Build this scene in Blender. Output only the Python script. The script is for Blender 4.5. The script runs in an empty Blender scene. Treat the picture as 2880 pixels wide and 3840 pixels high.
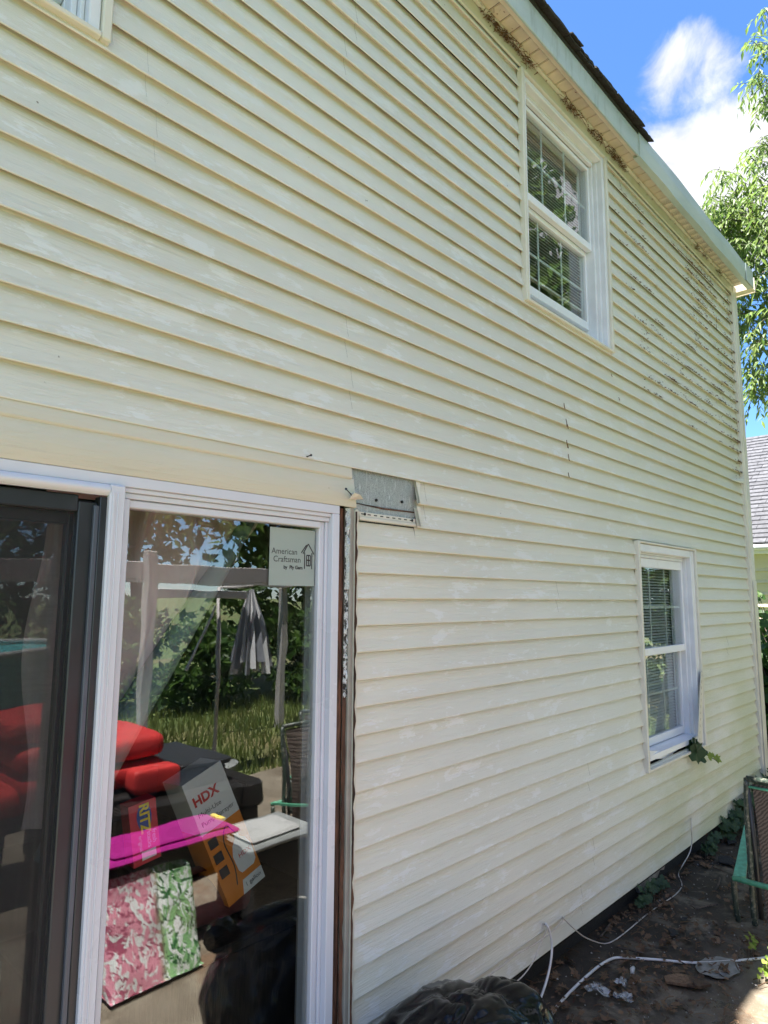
import bpy, math, random
from mathutils import Vector, Matrix, noise
R = math.radians
rnd = random.Random(7)
scn = bpy.context.scene
col = scn.collection

# ------------------------------------------------------------------ camera, sky, sun, exposure
EYE = Vector((0, 0, 1.87)); WY = 1.826; FPX = 2450.74
pitch, yaw, roll = R(7.464), R(46.1), R(0.345)
FW = Vector((math.sin(yaw)*math.cos(pitch), math.cos(yaw)*math.cos(pitch), math.sin(pitch)))
UP0 = Vector((-math.sin(yaw)*math.sin(pitch), -math.cos(yaw)*math.sin(pitch), math.cos(pitch)))
RT0 = Vector((math.cos(yaw), -math.sin(yaw), 0))
RT = RT0*math.cos(roll) + UP0*math.sin(roll); UPV = -RT0*math.sin(roll) + UP0*math.cos(roll)
cd = bpy.data.cameras.new('camera'); cam = bpy.data.objects.new('camera', cd); col.objects.link(cam)
cd.sensor_fit = 'VERTICAL'; cd.sensor_height = 36; cd.lens = FPX/3840*36; cd.clip_start = .05; cd.clip_end = 2000
cam.matrix_world = Matrix((( RT.x, UPV.x, -FW.x, EYE.x), (RT.y, UPV.y, -FW.y, EYE.y), (RT.z, UPV.z, -FW.z, EYE.z), (0, 0, 0, 1)))
scn.camera = cam
def ray(x, y): return FW + RT*((x-1440)/FPX) - UPV*((y-1920)/FPX)
def at(x, y, Y):
    v = ray(x, y); return EYE + v*(Y/v.y)
def atX(x, y, X):
    v = ray(x, y); return EYE + v*(X/v.x)
def gnd(x, y, z=0.):
    v = ray(x, y); return EYE + v*((z-EYE.z)/v.z)

SUN = Vector((-.24, .100, .96)).normalized()
sl = bpy.data.lights.new('sun', 'SUN'); sl.energy = 5.0; sl.angle = R(.53); sl.color = (1, .97, .92)
so = bpy.data.objects.new('sun', sl); col.objects.link(so); so.rotation_euler = SUN.to_track_quat('Z', 'Y').to_euler(); so.location = (0, 0, 12)

w = bpy.data.worlds.new('World'); scn.world = w; w.use_nodes = True
wt = w.node_tree; wn = wt.nodes; wl = wt.links; wn.clear()
def WN(t, **k):
    n = wn.new(t)
    for a, b in k.items(): setattr(n, a, b)
    return n
sky = WN('ShaderNodeTexSky', sky_type='NISHITA', sun_disc=False); sky.sun_elevation = math.asin(SUN.z); sky.sun_rotation = math.atan2(SUN.x, SUN.y)
sky.air_density = .7; sky.dust_density = .1; sky.ozone_density = 6.
tc = WN('ShaderNodeTexCoord')
n1 = WN('ShaderNodeTexNoise'); n1.inputs['Scale'].default_value = 9; n1.inputs['Detail'].default_value = 9; n1.inputs['Roughness'].default_value = .62; n1.inputs['Distortion'].default_value = .5
wl.new(tc.outputs['Generated'], n1.inputs['Vector'])
def wmath(op, a, b=None, c=None, clamp=False):
    n = WN('ShaderNodeMath', operation=op, use_clamp=clamp)
    for i, v in enumerate((a, b, c)):
        if v is None: continue
        if isinstance(v, (int, float)): n.inputs[i].default_value = v
        else: wl.new(v, n.inputs[i])
    return n.outputs[0]
# cumulus spread over the whole sky; two of them are the ones the photograph looks at
clouds = [(ray(2590, 300), 3.6, .62), (ray(2500, 390), 3.0, .42), (ray(2680, 740), 6.6, 1.2), (ray(2480, 700), 4.6, 1.1), (ray(2850, 760), 6., .8), (ray(2640, 430), 3.2, .45)]
for az, el, r, a in ((-170, 34, 17, 1.), (-140, 22, 18, 1.1), (-155, 52, 12, .9), (130, 58, 12, .9), (150, 36, 16, 1.), (120, 26, 16, 1.), (-100, 30, 13, .9), (-60, 24, 13, .9), (20, 28, 12, .9), (-20, 48, 10, .7), (100, 55, 10, .7), (-120, 60, 10, .7), (170, 66, 8, .6), (52, 14, 9, .6)):  # out-of-view clouds, enlarged and multiplied to add white fill light on the wall
    clouds.append((Vector((math.sin(R(az))*math.cos(R(el)), math.cos(R(az))*math.cos(R(el)), math.sin(R(el)))), r, a))
acc = None
for dv, r, a in clouds:
    d = dv.normalized()
    dp = WN('ShaderNodeVectorMath', operation='DOT_PRODUCT'); wl.new(tc.outputs['Generated'], dp.inputs[0]); dp.inputs[1].default_value = d
    mr = WN('ShaderNodeMapRange', interpolation_type='SMOOTHSTEP'); wl.new(dp.outputs['Value'], mr.inputs[0])
    mr.inputs[1].default_value = math.cos(R(r*1.25)); mr.inputs[2].default_value = math.cos(R(r*.15)); mr.inputs[3].default_value = 0; mr.inputs[4].default_value = a
    acc = mr.outputs[0] if acc is None else wmath('MAXIMUM', acc, mr.outputs[0])
v = wmath('ADD', acc, wmath('MULTIPLY', wmath('SUBTRACT', n1.outputs['Fac'], .5), 1.9))
cmask = WN('ShaderNodeMapRange', interpolation_type='SMOOTHSTEP'); wl.new(v, cmask.inputs[0]); cmask.inputs[1].default_value = .28; cmask.inputs[2].default_value = .95
cm = wmath('MULTIPLY', cmask.outputs[0], wmath('GREATER_THAN', acc, .001))
n2 = WN('ShaderNodeTexNoise'); n2.inputs['Scale'].default_value = 14; n2.inputs['Detail'].default_value = 6; wl.new(tc.outputs['Generated'], n2.inputs['Vector'])
cr = WN('ShaderNodeMapRange'); wl.new(n2.outputs['Fac'], cr.inputs[0]); cr.inputs[1].default_value = .3; cr.inputs[2].default_value = .7; cr.inputs[3].default_value = 2.5; cr.inputs[4].default_value = 3.4
cc = WN('ShaderNodeCombineColor'); 
wl.new(cr.outputs[0], cc.inputs[0]); wl.new(cr.outputs[0], cc.inputs[1]); wl.new(wmath('MULTIPLY', cr.outputs[0], 1.06), cc.inputs[2])
mx = WN('ShaderNodeMix', data_type='RGBA'); wl.new(cm, mx.inputs[0]); hs = WN('ShaderNodeHueSaturation'); hs.inputs['Saturation'].default_value = 1.10; hs.inputs['Value'].default_value = 1.04; wl.new(sky.outputs[0], hs.inputs['Color']); wl.new(hs.outputs[0], mx.inputs[6]); wl.new(cc.outputs[0], mx.inputs[7])
bg = WN('ShaderNodeBackground'); bg.inputs[1].default_value = .070; wl.new(mx.outputs[2], bg.inputs[0])
wo = WN('ShaderNodeOutputWorld'); wl.new(bg.outputs[0], wo.inputs[0])
vs = scn.view_settings; vs.view_transform = 'Standard'; vs.look = 'None'; vs.gamma = 1; vs.use_curve_mapping = False; vs.exposure = 2.5
scn.render.engine = 'CYCLES'; scn.cycles.max_bounces = 8; scn.cycles.transparent_max_bounces = 24; scn.cycles.caustics_reflective = False

# ------------------------------------------------------------------ helpers
WLOC = {}
def setp(o, p):
    if p is None: return
    o.parent = p; o.matrix_parent_inverse = Matrix.Translation(-WLOC.get(p.name, Vector()))
def empty(name, loc=(0, 0, 0), parent=None):
    o = bpy.data.objects.new(name, None); col.objects.link(o); o.empty_display_size = .2; o.location = loc
    WLOC[o.name] = Vector(loc); setp(o, parent); return o
def tag(o, label=None, cat=None, group=None, kind=None):
    if label: o['label'] = label
    if cat: o['category'] = cat
    if group: o['group'] = group
    if kind: o['kind'] = kind
    return o
def thing(name, label, cat, loc=(0, 0, 0), group=None): return tag(empty(name, loc), label, cat, group)
def copy_tree(o, parent=None):
    c = o.copy(); col.objects.link(c); c.parent = parent
    if parent is not None: c.matrix_parent_inverse = o.matrix_parent_inverse.copy()
    for ch in list(o.children): copy_tree(ch, c)
    return c
class MB:
    def __init__(s): s.v = []; s.f = []; s.m = []
    def add(s, vs, fs, m=0):
        b = len(s.v); s.v += [tuple(q) for q in vs]; s.f += [tuple(i+b for i in f) for f in fs]; s.m += [m]*len(fs); return s
    def box(s, x0, x1, y0, y1, z0, z1, m=0):
        return s.add([(x0,y0,z0),(x1,y0,z0),(x1,y1,z0),(x0,y1,z0),(x0,y0,z1),(x1,y0,z1),(x1,y1,z1),(x0,y1,z1)],
              [(3,2,1,0),(4,5,6,7),(0,1,5,4),(1,2,6,5),(2,3,7,6),(3,0,4,7)], m)
    def bbox(s, x0, x1, y0, y1, z0, z1, b=.004, m=0):
        """box with chamfered edges"""
        V = []; F = []
        def P(*a): V.append(a); return len(V)-1
        idx = {}
        for ix, x in ((0, x0), (1, x1)):
            for iy, y in ((0, y0), (1, y1)):
                for iz, z in ((0, z0), (1, z1)):
                    sx, sy, sz = (1-2*ix)*b, (1-2*iy)*b, (1-2*iz)*b
                    idx[ix,iy,iz,0] = P(x, y+sy, z+sz); idx[ix,iy,iz,1] = P(x+sx, y, z+sz); idx[ix,iy,iz,2] = P(x+sx, y+sy, z)
        for i in (0, 1):
            F += [tuple(idx[i,a,c,0] for a, c in ((0,0),(1,0),(1,1),(0,1))), tuple(idx[a,i,c,1] for a, c in ((0,0),(1,0),(1,1),(0,1))), tuple(idx[a,c,i,2] for a, c in ((0,0),(1,0),(1,1),(0,1)))]
            for j in (0, 1):
                F += [(idx[i,j,0,0],idx[i,j,1,0],idx[i,j,1,1],idx[i,j,0,1]), (idx[i,0,j,0],idx[i,1,j,0],idx[i,1,j,2],idx[i,0,j,2]), (idx[0,i,j,1],idx[1,i,j,1],idx[1,i,j,2],idx[0,i,j,2])]
                for k in (0, 1): F.append((idx[i,j,k,0], idx[i,j,k,1], idx[i,j,k,2]))
        return s.add(V, F, m)
    def tube(s, pts, r, n=8, m=0, cap=True):
        pts = [Vector(p) for p in pts]; N = len(pts); rs = r if isinstance(r, (list, tuple)) else [r]*N
        t0 = (pts[1]-pts[0]).normalized(); a = t0.orthogonal().normalized(); V = []; F = []
        for i, p in enumerate(pts):
            t = (pts[min(i+1, N-1)] - pts[max(i-1, 0)])
            t = t.normalized() if t.length > 1e-9 else t0
            a = a - t*a.dot(t)
            a = a.normalized() if a.length > 1e-6 else t.orthogonal().normalized()
            b = t.cross(a)
            for j in range(n):
                th = 2*math.pi*j/n; V.append(p + (a*math.cos(th) + b*math.sin(th))*rs[i])
        for i in range(N-1):
            for j in range(n):
                F.append((i*n+j, i*n+(j+1) % n, (i+1)*n+(j+1) % n, (i+1)*n+j))
        if cap: F += [tuple(range(n))[::-1], tuple((N-1)*n+j for j in range(n))]
        return s.add(V, F, m)
    def prism(s, poly, d, m=0):
        """poly: 3d points (planar), extruded by vector d"""
        n = len(poly); d = Vector(d); P = [Vector(p) for p in poly]
        return s.add(P + [p+d for p in P], [tuple(range(n))[::-1], tuple(range(n, 2*n))] + [(i, (i+1) % n, n+(i+1) % n, n+i) for i in range(n)], m)
    def grid(s, fn, nu, nv, m=0):
        V = [fn(i/nu, j/nv) for j in range(nv+1) for i in range(nu+1)]
        return s.add(V, [(j*(nu+1)+i, j*(nu+1)+i+1, (j+1)*(nu+1)+i+1, (j+1)*(nu+1)+i) for j in range(nv) for i in range(nu)], m)
    def build(s, name, mat, parent=None, smooth=False, loc=None):
        me = bpy.data.meshes.new(name)
        off = Vector(loc) if loc is not None else Vector()
        me.from_pydata([tuple(Vector(q)-off) for q in s.v] if loc is not None else s.v, [], s.f)
        mats = mat if isinstance(mat, (list, tuple)) else [mat]
        for q in mats: me.materials.append(q)
        me.polygons.foreach_set('material_index', s.m)
        if smooth: me.polygons.foreach_set('use_smooth', [True]*len(s.f))
        me.update(); me.validate()
        o = bpy.data.objects.new(name, me); col.objects.link(o)
        if loc is not None: o.location = off
        WLOC[o.name] = off
        setp(o, parent); return o
def part(name, mat, parent, fn, smooth=False):
    b = MB(); fn(b); return b.build(name, mat, parent, smooth)
def arc(pts, k=6):
    """Catmull-Rom through points"""
    P = [Vector(p) for p in pts]; out = []
    for i in range(len(P)-1):
        a, b, c, d = P[max(i-1, 0)], P[i], P[i+1], P[min(i+2, len(P)-1)]
        for j in range(k):
            t = j/k; out.append(.5*((2*b) + (c-a)*t + (2*a-5*b+4*c-d)*t*t + (3*b-a-3*c+d)*t**3))
    out.append(P[-1]); return out

# ------------------------------------------------------------------ materials
class NT:
    def __init__(s, name):
        s.m = bpy.data.materials.new(name); s.m.use_nodes = True; s.t = s.m.node_tree; s.n = s.t.nodes; s.l = s.t.links
        s.b = s.n['Principled BSDF']; s.out = s.n['Material Output']
        s.pos = s.n.new('ShaderNodeNewGeometry').outputs['Position']
        s.isl = s.n['Geometry'].outputs['Random Per Island']
    def link(s, a, b): s.l.new(a, b)
    def inp(s, n, k, v):
        if isinstance(v, (int, float, tuple, list)): n.inputs[k].default_value = v
        else: s.l.new(v, n.inputs[k])
    def map(s, sc, src=None, loc=(0, 0, 0)):
        n = s.n.new('ShaderNodeMapping'); s.l.new(src or s.pos, n.inputs[0]); n.inputs['Scale'].default_value = sc if isinstance(sc, tuple) else (sc,)*3; n.inputs['Location'].default_value = loc; return n.outputs[0]
    def noise(s, vec, scale=1, detail=4, rough=.55, dist=0.):
        n = s.n.new('ShaderNodeTexNoise'); s.l.new(vec, n.inputs['Vector']); n.inputs['Scale'].default_value = scale; n.inputs['Detail'].default_value = detail; n.inputs['Roughness'].default_value = rough; n.inputs['Distortion'].default_value = dist; return n.outputs['Fac']
    def step(s, v, a, b, lo=0., hi=1.):
        n = s.n.new('ShaderNodeMapRange'); n.interpolation_type = 'SMOOTHSTEP'; s.l.new(v, n.inputs[0])
        for i, q in zip((1, 2, 3, 4), (a, b, lo, hi)): n.inputs[i].default_value = q
        return n.outputs[0]
    def math(s, op, a, b=0.):
        n = s.n.new('ShaderNodeMath'); n.operation = op; s.inp(n, 0, a); s.inp(n, 1, b); return n.outputs[0]
    def mix(s, f, a, b):
        n = s.n.new('ShaderNodeMix'); n.data_type = 'RGBA'; s.inp(n, 0, f)
        for k, q in ((6, a), (7, b)): s.inp(n, k, (*q, 1) if isinstance(q, tuple) and len(q) == 3 else q)
        return n.outputs[2]
    def sep(s): 
        n = s.n.new('ShaderNodeSeparateXYZ'); s.l.new(s.pos, n.inputs[0]); return n.outputs
    def bump(s, h, dist, strength=1., normal=None):
        n = s.n.new('ShaderNodeBump'); s.l.new(h, n.inputs['Height']); n.inputs['Distance'].default_value = dist; n.inputs['Strength'].default_value = strength
        if normal is not None: s.l.new(normal, n.inputs['Normal'])
        s.l.new(n.outputs[0], s.b.inputs['Normal']); return n.outputs[0]
    def set(s, color=None, rough=None, metal=None, spec=None):
        if color is not None: s.inp(s.b, 'Base Color', (*color, 1) if isinstance(color, tuple) and len(color) == 3 else color)
        if rough is not None: s.inp(s.b, 'Roughness', rough)
        if metal is not None: s.inp(s.b, 'Metallic', metal)
        if spec is not None: s.inp(s.b, 'Specular IOR Level', spec)
        return s.m
def plain(name, c, rough=.5, var=.12, scale=14, metal=0., bump=.0, spec=.5):
    t = NT(name); f = t.noise(t.map(scale), 1, 5)
    t.set(t.mix(t.step(f, .3, .7), tuple(q*(1-var) for q in c), tuple(min(1, q*(1+var)) for q in c)), t.step(f, .3, .7, rough*.85, min(1, rough*1.15)), metal, spec)
    if bump: t.bump(t.noise(t.map(scale*6), 1, 4), bump)
    return t.m

def siding_mat(name, tone=1., patch=1., smooth_grain=False):
    t = NT(name); x, y, z = t.sep()
    base = (.655*tone, .64*tone, .56*tone); chalk = (.72*tone, .72*tone, .69*tone)
    big = t.noise(t.map((.55, .55, .9)), 1, 3)
    c = t.mix(t.step(big, .35, .65), tuple(q*.95 for q in base), tuple(q*1.03 for q in base))
    grain = t.noise(t.map((7., 7., 120. if not smooth_grain else 190)), 1, 5, .6, .8)
    g2 = t.noise(t.map((3.2, 3.2, 70.)), 1, 4, .6, 1.6)
    pn = t.noise(t.map((4.2, 4.2, 11.)), 1, 6, .66, .35)
    pv = t.math('ADD', pn, t.math('MULTIPLY', t.math('SUBTRACT', grain, .5), .26))
    zone = t.math('MULTIPLY', t.step(x, 6.6, 4.2, .35, 1.), t.step(z, 4.6, 3.2, .45, 1.))
    pm = t.math('MULTIPLY', t.step(pv, .58, .605), zone)
    pm2 = t.math('MULTIPLY', t.step(t.noise(t.map((9., 9., 30.), loc=(5, 0, 3)), 1, 5, .65, .5), .615, .64), .75)
    pm = t.math('MULTIPLY', t.math('MAXIMUM', pm, t.math('MULTIPLY', pm2, zone)), patch)
    c = t.mix(t.math('MULTIPLY', pm, .72), c, chalk)
    # green algae film low on the far half, brown vine stain high on the far half
    al = t.math('MULTIPLY', t.math('MULTIPLY', t.step(x, 3.6, 5.2), t.step(z, 1.7, .55)), t.step(t.noise(t.map((1.6, 1.6, 3.)), 1, 4), .33, .62))
    c = t.mix(t.math('MULTIPLY', al, .55), c, (.42, .45, .21))
    al2 = t.math('MULTIPLY', t.step(x, 2.6, 6.0), t.step(t.noise(t.map((.8, .8, 1.1), loc=(3, 1, 9)), 1, 4), .3, .7))
    c = t.mix(t.math('MULTIPLY', al2, .30), c, (.47, .48, .27))
    st = t.math('MULTIPLY', t.math('MULTIPLY', t.step(x, 4.0, 5.2), t.step(z, 3.2, 4.2)), t.step(t.noise(t.map((9., 9., 16.)), 1, 6, .7), .6, .68))
    c = t.mix(t.math('MULTIPLY', st, .45), c, (.22, .15, .07))
    c = t.mix(t.step(t.noise(t.map((26, 26, 26)), 1, 3, .5), .765, .80), c, (.16, .13, .09))
    t.set(c, t.step(pm, 0, 1, .42, .62))
    h = t.math('ADD', t.step(grain, .3, .75), t.math('MULTIPLY', t.step(g2, .52, .46), .9))
    t.bump(h, .0006 if not smooth_grain else .0004, .8)
    return t.m
M = {}
M['siding'] = siding_mat('vinyl_siding'); M['siding_new'] = siding_mat('vinyl_siding_header', .87, .0, True)
M['trim'] = plain('cream_vinyl_trim', (.60, .575, .495), .42, .07, 5)
M['trim_grey'] = plain('weathered_channel', (.30, .285, .25), .5, .12, 9)
def white_mat():
    t = NT('white_frame'); f = t.noise(t.map(3.), 1, 3); d = t.noise(t.map((18, 18, 5)), 1, 6, .65)
    c = t.mix(t.step(f, .3, .7), (.70, .715, .76), (.76, .77, .80)); c = t.mix(t.math('MULTIPLY', t.step(d, .6, .78), .35), c, (.36, .35, .31))
    t.set(c, .33); return t.m
M['white'] = white_mat()
M['white_clean'] = plain('door_frame_white', (.60, .61, .68), .30, .03, 3)
M['casing'] = plain('window_casing', (.66, .67, .70), .4, .06, 6)
def fascia_mat():
    t = NT('fascia_metal'); x, y, z = t.sep()
    c = t.mix(t.step(t.noise(t.map((2, 2, 6)), 1, 4), .3, .7), (.36, .42, .40), (.45, .50, .48))
    s = t.math('MULTIPLY', t.step(t.noise(t.map((16, 16, 3)), 1, 6, .7), .5, .72), t.step(x, 4.5, 3.6))
    c = t.mix(t.math('MULTIPLY', s, .55), c, (.20, .22, .17)); t.set(c, .45); return t.m
M['fascia'] = fascia_mat()
M['soffit'] = plain('soffit_vinyl', (.60, .53, .41), .5, .09, 7)
def vent_mat():
    t = NT('vented_soffit'); n = t.n.new('ShaderNodeTexVoronoi'); t.l.new(t.map((95, 95, 95)), n.inputs['Vector']); n.inputs['Randomness'].default_value = 0
    f = t.step(n.outputs['Distance'], .30, .36); t.set(t.mix(f, (.06, .05, .04), (.66, .60, .49)), .5); return t.m
M['vent'] = vent_mat()
def shingle_mat(name, a, b, sc=40):
    t = NT(name); f = t.noise(t.map(sc), 1, 6, .7); g = t.noise(t.map(3.), 1, 3)
    c = t.mix(t.step(f, .35, .65), a, b); c = t.mix(t.math('MULTIPLY', t.isl, .5), c, tuple(q*.6 for q in a)); t.set(c, .9); t.bump(f, .004); return t.m
M['shingle'] = shingle_mat('black_shingle', (.018, .017, .016), (.05, .046, .04))
M['shingle_grey'] = shingle_mat('grey_shingle', (.055, .055, .062), (.10, .10, .11), 14)
def foil_mat():
    t = NT('foil_insulation'); f = t.noise(t.map(330), 1, 4, .6); g = t.noise(t.map((8, 8, 8)), 1, 4); s = t.noise(t.map((160, 160, 22)), 1, 3)
    c = t.mix(t.step(f, .38, .6), (.26, .27, .265), (.52, .53, .52)); c = t.mix(t.math('MULTIPLY', t.step(s, .56, .7), .6), c, (.74, .75, .74)); c = t.mix(t.math('MULTIPLY', t.step(g, .5, .7), .3), c, (.36, .35, .31))
    t.set(c, t.step(f, .3, .7, .28, .55), .55); t.bump(f, .0012); return t.m
M['foil'] = foil_mat()
def wood_mat(name, a, b):
    t = NT(name); f = t.noise(t.map((60, 60, 5)), 1, 6, .65, 1.); g = t.noise(t.map((6, 6, 3)), 1, 4)
    c = t.mix(t.step(f, .35, .65), a, b); c = t.mix(t.math('MULTIPLY', t.step(g, .45, .65), .8), c, tuple(q*.25 for q in a)); t.set(c, .75); t.bump(f, .003); return t.m
M['wood'] = wood_mat('rotten_wood', (.045, .018, .010), (.16, .07, .038))
M['dark_wood'] = wood_mat('dark_wood', (.02, .014, .01), (.05, .035, .025))
def foam_mat():
    t = NT('crumbled_foam'); f = t.noise(t.map((70, 70, 40)), 1, 6, .75); t.set(t.mix(t.step(f, .46, .54), (.02, .018, .014), (.62, .66, .66)), .6); t.bump(f, .006); return t.m
M['foam'] = foam_mat()
M['dark'] = plain('dark_frame', (.022, .024, .03), .38, .15, 8)
M['darkfin'] = plain('dark_blue_grey_fin', (.075, .085, .11), .4, .1, 8)
M['black'] = plain('black_void', (.01, .009, .008), .9, .2, 8)
M['nail'] = plain('nail_steel', (.05, .045, .045), .4, .2, 60, .8)
def glass_mat(name, k=1.6, wav=.0008, tint=(.93, .96, .95)):
    t = NT(name); t.n.remove(t.b)
    lw = t.n.new('ShaderNodeLayerWeight'); lw.inputs[0].default_value = .5
    F = t.math('MULTIPLY', t.math('ADD', .043, t.math('MULTIPLY', t.math('POWER', lw.outputs['Facing'], 5.), .957)), k); F = t.math('MINIMUM', F, 1.)
    g = t.n.new('ShaderNodeBsdfGlossy'); g.inputs['Roughness'].default_value = .0; tr = t.n.new('ShaderNodeBsdfTransparent'); tr.inputs[0].default_value = (*tint, 1)
    b = t.n.new('ShaderNodeBump'); t.l.new(t.noise(t.map(2.3), 1, 2), b.inputs['Height']); b.inputs['Distance'].default_value = wav; t.l.new(b.outputs[0], g.inputs['Normal'])
    m = t.n.new('ShaderNodeMixShader'); t.l.new(F, m.inputs[0]); t.l.new(tr.outputs[0], m.inputs[1]); t.l.new(g.outputs[0], m.inputs[2]); t.l.new(m.outputs[0], t.out.inputs[0]); return t.m
M['glass'] = glass_mat('window_glass', 1.7, .004); M['doorglass'] = glass_mat('door_glass', 2.6, .0012, (.89, .91, .90))
def screen_mat():
    t = NT('insect_screen'); tr = t.n.new('ShaderNodeBsdfTransparent'); m = t.n.new('ShaderNodeMixShader')
    f = t.noise(t.map((300, 300, 5)), 1, 2); f2 = t.noise(t.map((5, 5, 300)), 1, 2); d = t.noise(t.map(6), 1, 4)
    t.set((.018, .018, .021), .7); t.l.new(t.math('ADD', .20, t.math('ADD', t.math('MULTIPLY', t.math('ADD', f, f2), .08), t.math('MULTIPLY', d, .08))), m.inputs[0])
    t.l.new(tr.outputs[0], m.inputs[1]); t.l.new(t.b.outputs[0], m.inputs[2]); t.l.new(m.outputs[0], t.out.inputs[0]); return t.m
M['screen'] = screen_mat()
M['blind'] = plain('blind_slat', (.78, .78, .75), .5, .05, 4)
M['muntin'] = plain('grille_white', (.62, .66, .68), .4, .05, 4)
M['plaster'] = plain('room_plaster', (.30, .28, .26), .8, .08, 2)
M['floorboard'] = plain('room_floor', (.09, .07, .055), .4, .2, 5)
def concrete_mat():
    t = NT('stained_concrete'); x, y, z = t.sep()
    n1 = t.noise(t.map(1.3), 1, 6, .62); n2 = t.noise(t.map(4.5), 1, 6, .65, .6); n3 = t.noise(t.map(60), 1, 5, .7)
    c = t.mix(t.step(n1, .32, .66), (.115, .088, .058), (.205, .172, .128)); c = t.mix(t.math('MULTIPLY', t.step(n2, .52, .66), .6), c, (.27, .23, .17))
    rust = t.step(t.noise(t.map(2.2, loc=(4, 2, 0)), 1, 5, .6), .56, .7); c = t.mix(t.math('MULTIPLY', rust, .6), c, (.16, .07, .025))
    peb = t.step(t.noise(t.map(120), 1, 2), .66, .72); c = t.mix(t.math('MULTIPLY', peb, .5), c, (.42, .40, .35))
    soil = t.math('MULTIPLY', t.step(y, .95, 1.45), t.step(n2, .34, .52, 0., 1.)); soil = t.math('MAXIMUM', soil, t.step(y, 1.60, 1.82, 0., .9))
    soil = t.math('MULTIPLY', soil, t.step(x, 2.3, 2.8)); c = t.mix(t.math('MULTIPLY', soil, .93), c, (.028, .019, .012))
    wet = t.math('MULTIPLY', t.step(t.noise(t.map(3.1, loc=(1, 7, 0)), 1, 4), .60, .66), t.step(y, .8, 1.1)); 
    c = t.mix(t.math('MULTIPLY', wet, .5), c, (.05, .045, .04))
    t.set(c, t.step(wet, 0., 1., .75, .10)); t.bump(t.math('ADD', n3, t.math('MULTIPLY', n2, .6)), .006, .8); return t.m
M['concrete'] = concrete_mat()
def soil_mat():
    t = NT('lawn_soil'); n = t.noise(t.map(2.), 1, 6, .6); m = t.noise(t.map(.25), 1, 4)
    c = t.mix(t.step(n, .35, .65), (.06, .09, .022), (.13, .17, .045)); c = t.mix(t.step(m, .5, .65), c, (.16, .13, .06)); t.set(c, .9); t.bump(n, .03); return t.m
M['lawn'] = soil_mat()
def leaf_mat(name, a, b, trans=.45, rough=.5):
    t = NT(name); c = t.mix(t.isl, a, b); t.set(c, rough, spec=.35)
    tl = t.n.new('ShaderNodeBsdfTranslucent'); t.inp(tl, 0, t.mix(t.isl, tuple(min(1, q*1.5) for q in a), tuple(min(1, q*1.6) for q in b)))
    m = t.n.new('ShaderNodeMixShader'); m.inputs[0].default_value = trans; t.l.new(t.b.outputs[0], m.inputs[1]); t.l.new(tl.outputs[0], m.inputs[2]); t.l.new(m.outputs[0], t.out.inputs[0]); return t.m
M['leaf_peach'] = leaf_mat('narrow_leaf', (.08, .14, .03), (.19, .25, .065), .5)
M['leaf_tree'] = leaf_mat('tree_leaf', (.045, .085, .02), (.11, .16, .035))
M['leaf_shrub'] = leaf_mat('shrub_leaf', (.03, .075, .02), (.09, .16, .03))
M['leaf_ivy'] = leaf_mat('ivy_leaf', (.018, .045, .02), (.04, .08, .03), .25)
M['leaf_young'] = leaf_mat('young_leaf', (.14, .22, .03), (.25, .30, .06), .4)
M['grass'] = leaf_mat('grass_blade', (.09, .14, .03), (.2, .22, .07), .35)
M['leaf_dead'] = leaf_mat('dead_leaf', (.05, .028, .016), (.19, .115, .065), .12, .7)
M['bark'] = wood_mat('bark', (.05, .035, .025), (.14, .10, .075))
M['vine_dead'] = plain('dead_vine', (.13, .065, .026), .85, .45, 60)
M['cable'] = plain('white_cable', (.62, .60, .58), .4, .1, 20); M['wire'] = plain('thin_wire', (.50, .45, .40), .5, .15, 20)
def bag_mat():
    t = NT('black_plastic'); f = t.noise(t.map(9), 1, 5, .6, 1.5); d = t.n.new('ShaderNodeTexVoronoi'); t.l.new(t.map(95), d.inputs['Vector'])
    t.set((.007, .0075, .009), t.step(f, .3, .7, .07, .17), spec=.22); return t.m
M['bag'] = bag_mat()
M['green_metal'] = plain('green_chair_frame', (.10, .36, .22), .38, .2, 40)
def tube_mat():
    t = NT('dark_green_tube'); f = t.noise(t.map(45), 1, 6, .7); t.set(t.mix(t.step(f, .5, .66), (.03, .045, .035), (.20, .20, .16)), .42); return t.m
M['tube'] = tube_mat()
def sling_mat():
    t = NT('brown_sling'); w = t.n.new('ShaderNodeTexWave'); w.wave_type = 'BANDS'; w.bands_direction = 'DIAGONAL'; t.l.new(t.map((1, 28, 28)), w.inputs['Vector']); w.inputs['Scale'].default_value = 1.; w.inputs['Distortion'].default_value = 5
    n = t.noise(t.map(150), 1, 3); t.set(t.mix(t.step(t.math('ADD', w.outputs['Fac'], n), .7, 1.2), (.045, .032, .026), (.13, .10, .085)), .6); t.bump(n, .002); return t.m
M['sling'] = sling_mat()
def wicker_mat():
    t = NT('dark_wicker'); w = t.n.new('ShaderNodeTexWave'); t.l.new(t.map((30, 30, 55)), w.inputs['Vector']); w.inputs['Scale'].default_value = 1.; w.inputs['Distortion'].default_value = 1.5
    t.set(t.mix(w.outputs['Fac'], (.008, .007, .007), (.045, .037, .033)), .45); t.bump(w.outputs['Fac'], .01); return t.m
M['wicker'] = wicker_mat()
M['red'] = plain('red_cushion', (.48, .022, .02), .75, .12, 12, bump=.002)
M['magenta'] = plain('magenta_plastic', (.36, .018, .21), .28, .05, 6)
M['grey_plastic'] = plain('grey_plastic', (.26, .27, .265), .35, .12, 6)
M['white_plastic'] = plain('white_plastic', (.46, .46, .45), .3, .06, 6)
M['black_plastic'] = plain('black_box_plastic', (.025, .025, .027), .4, .15, 8)
M['alu'] = plain('painted_beam', (.40, .37, .36), .5, .08, 4)
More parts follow.
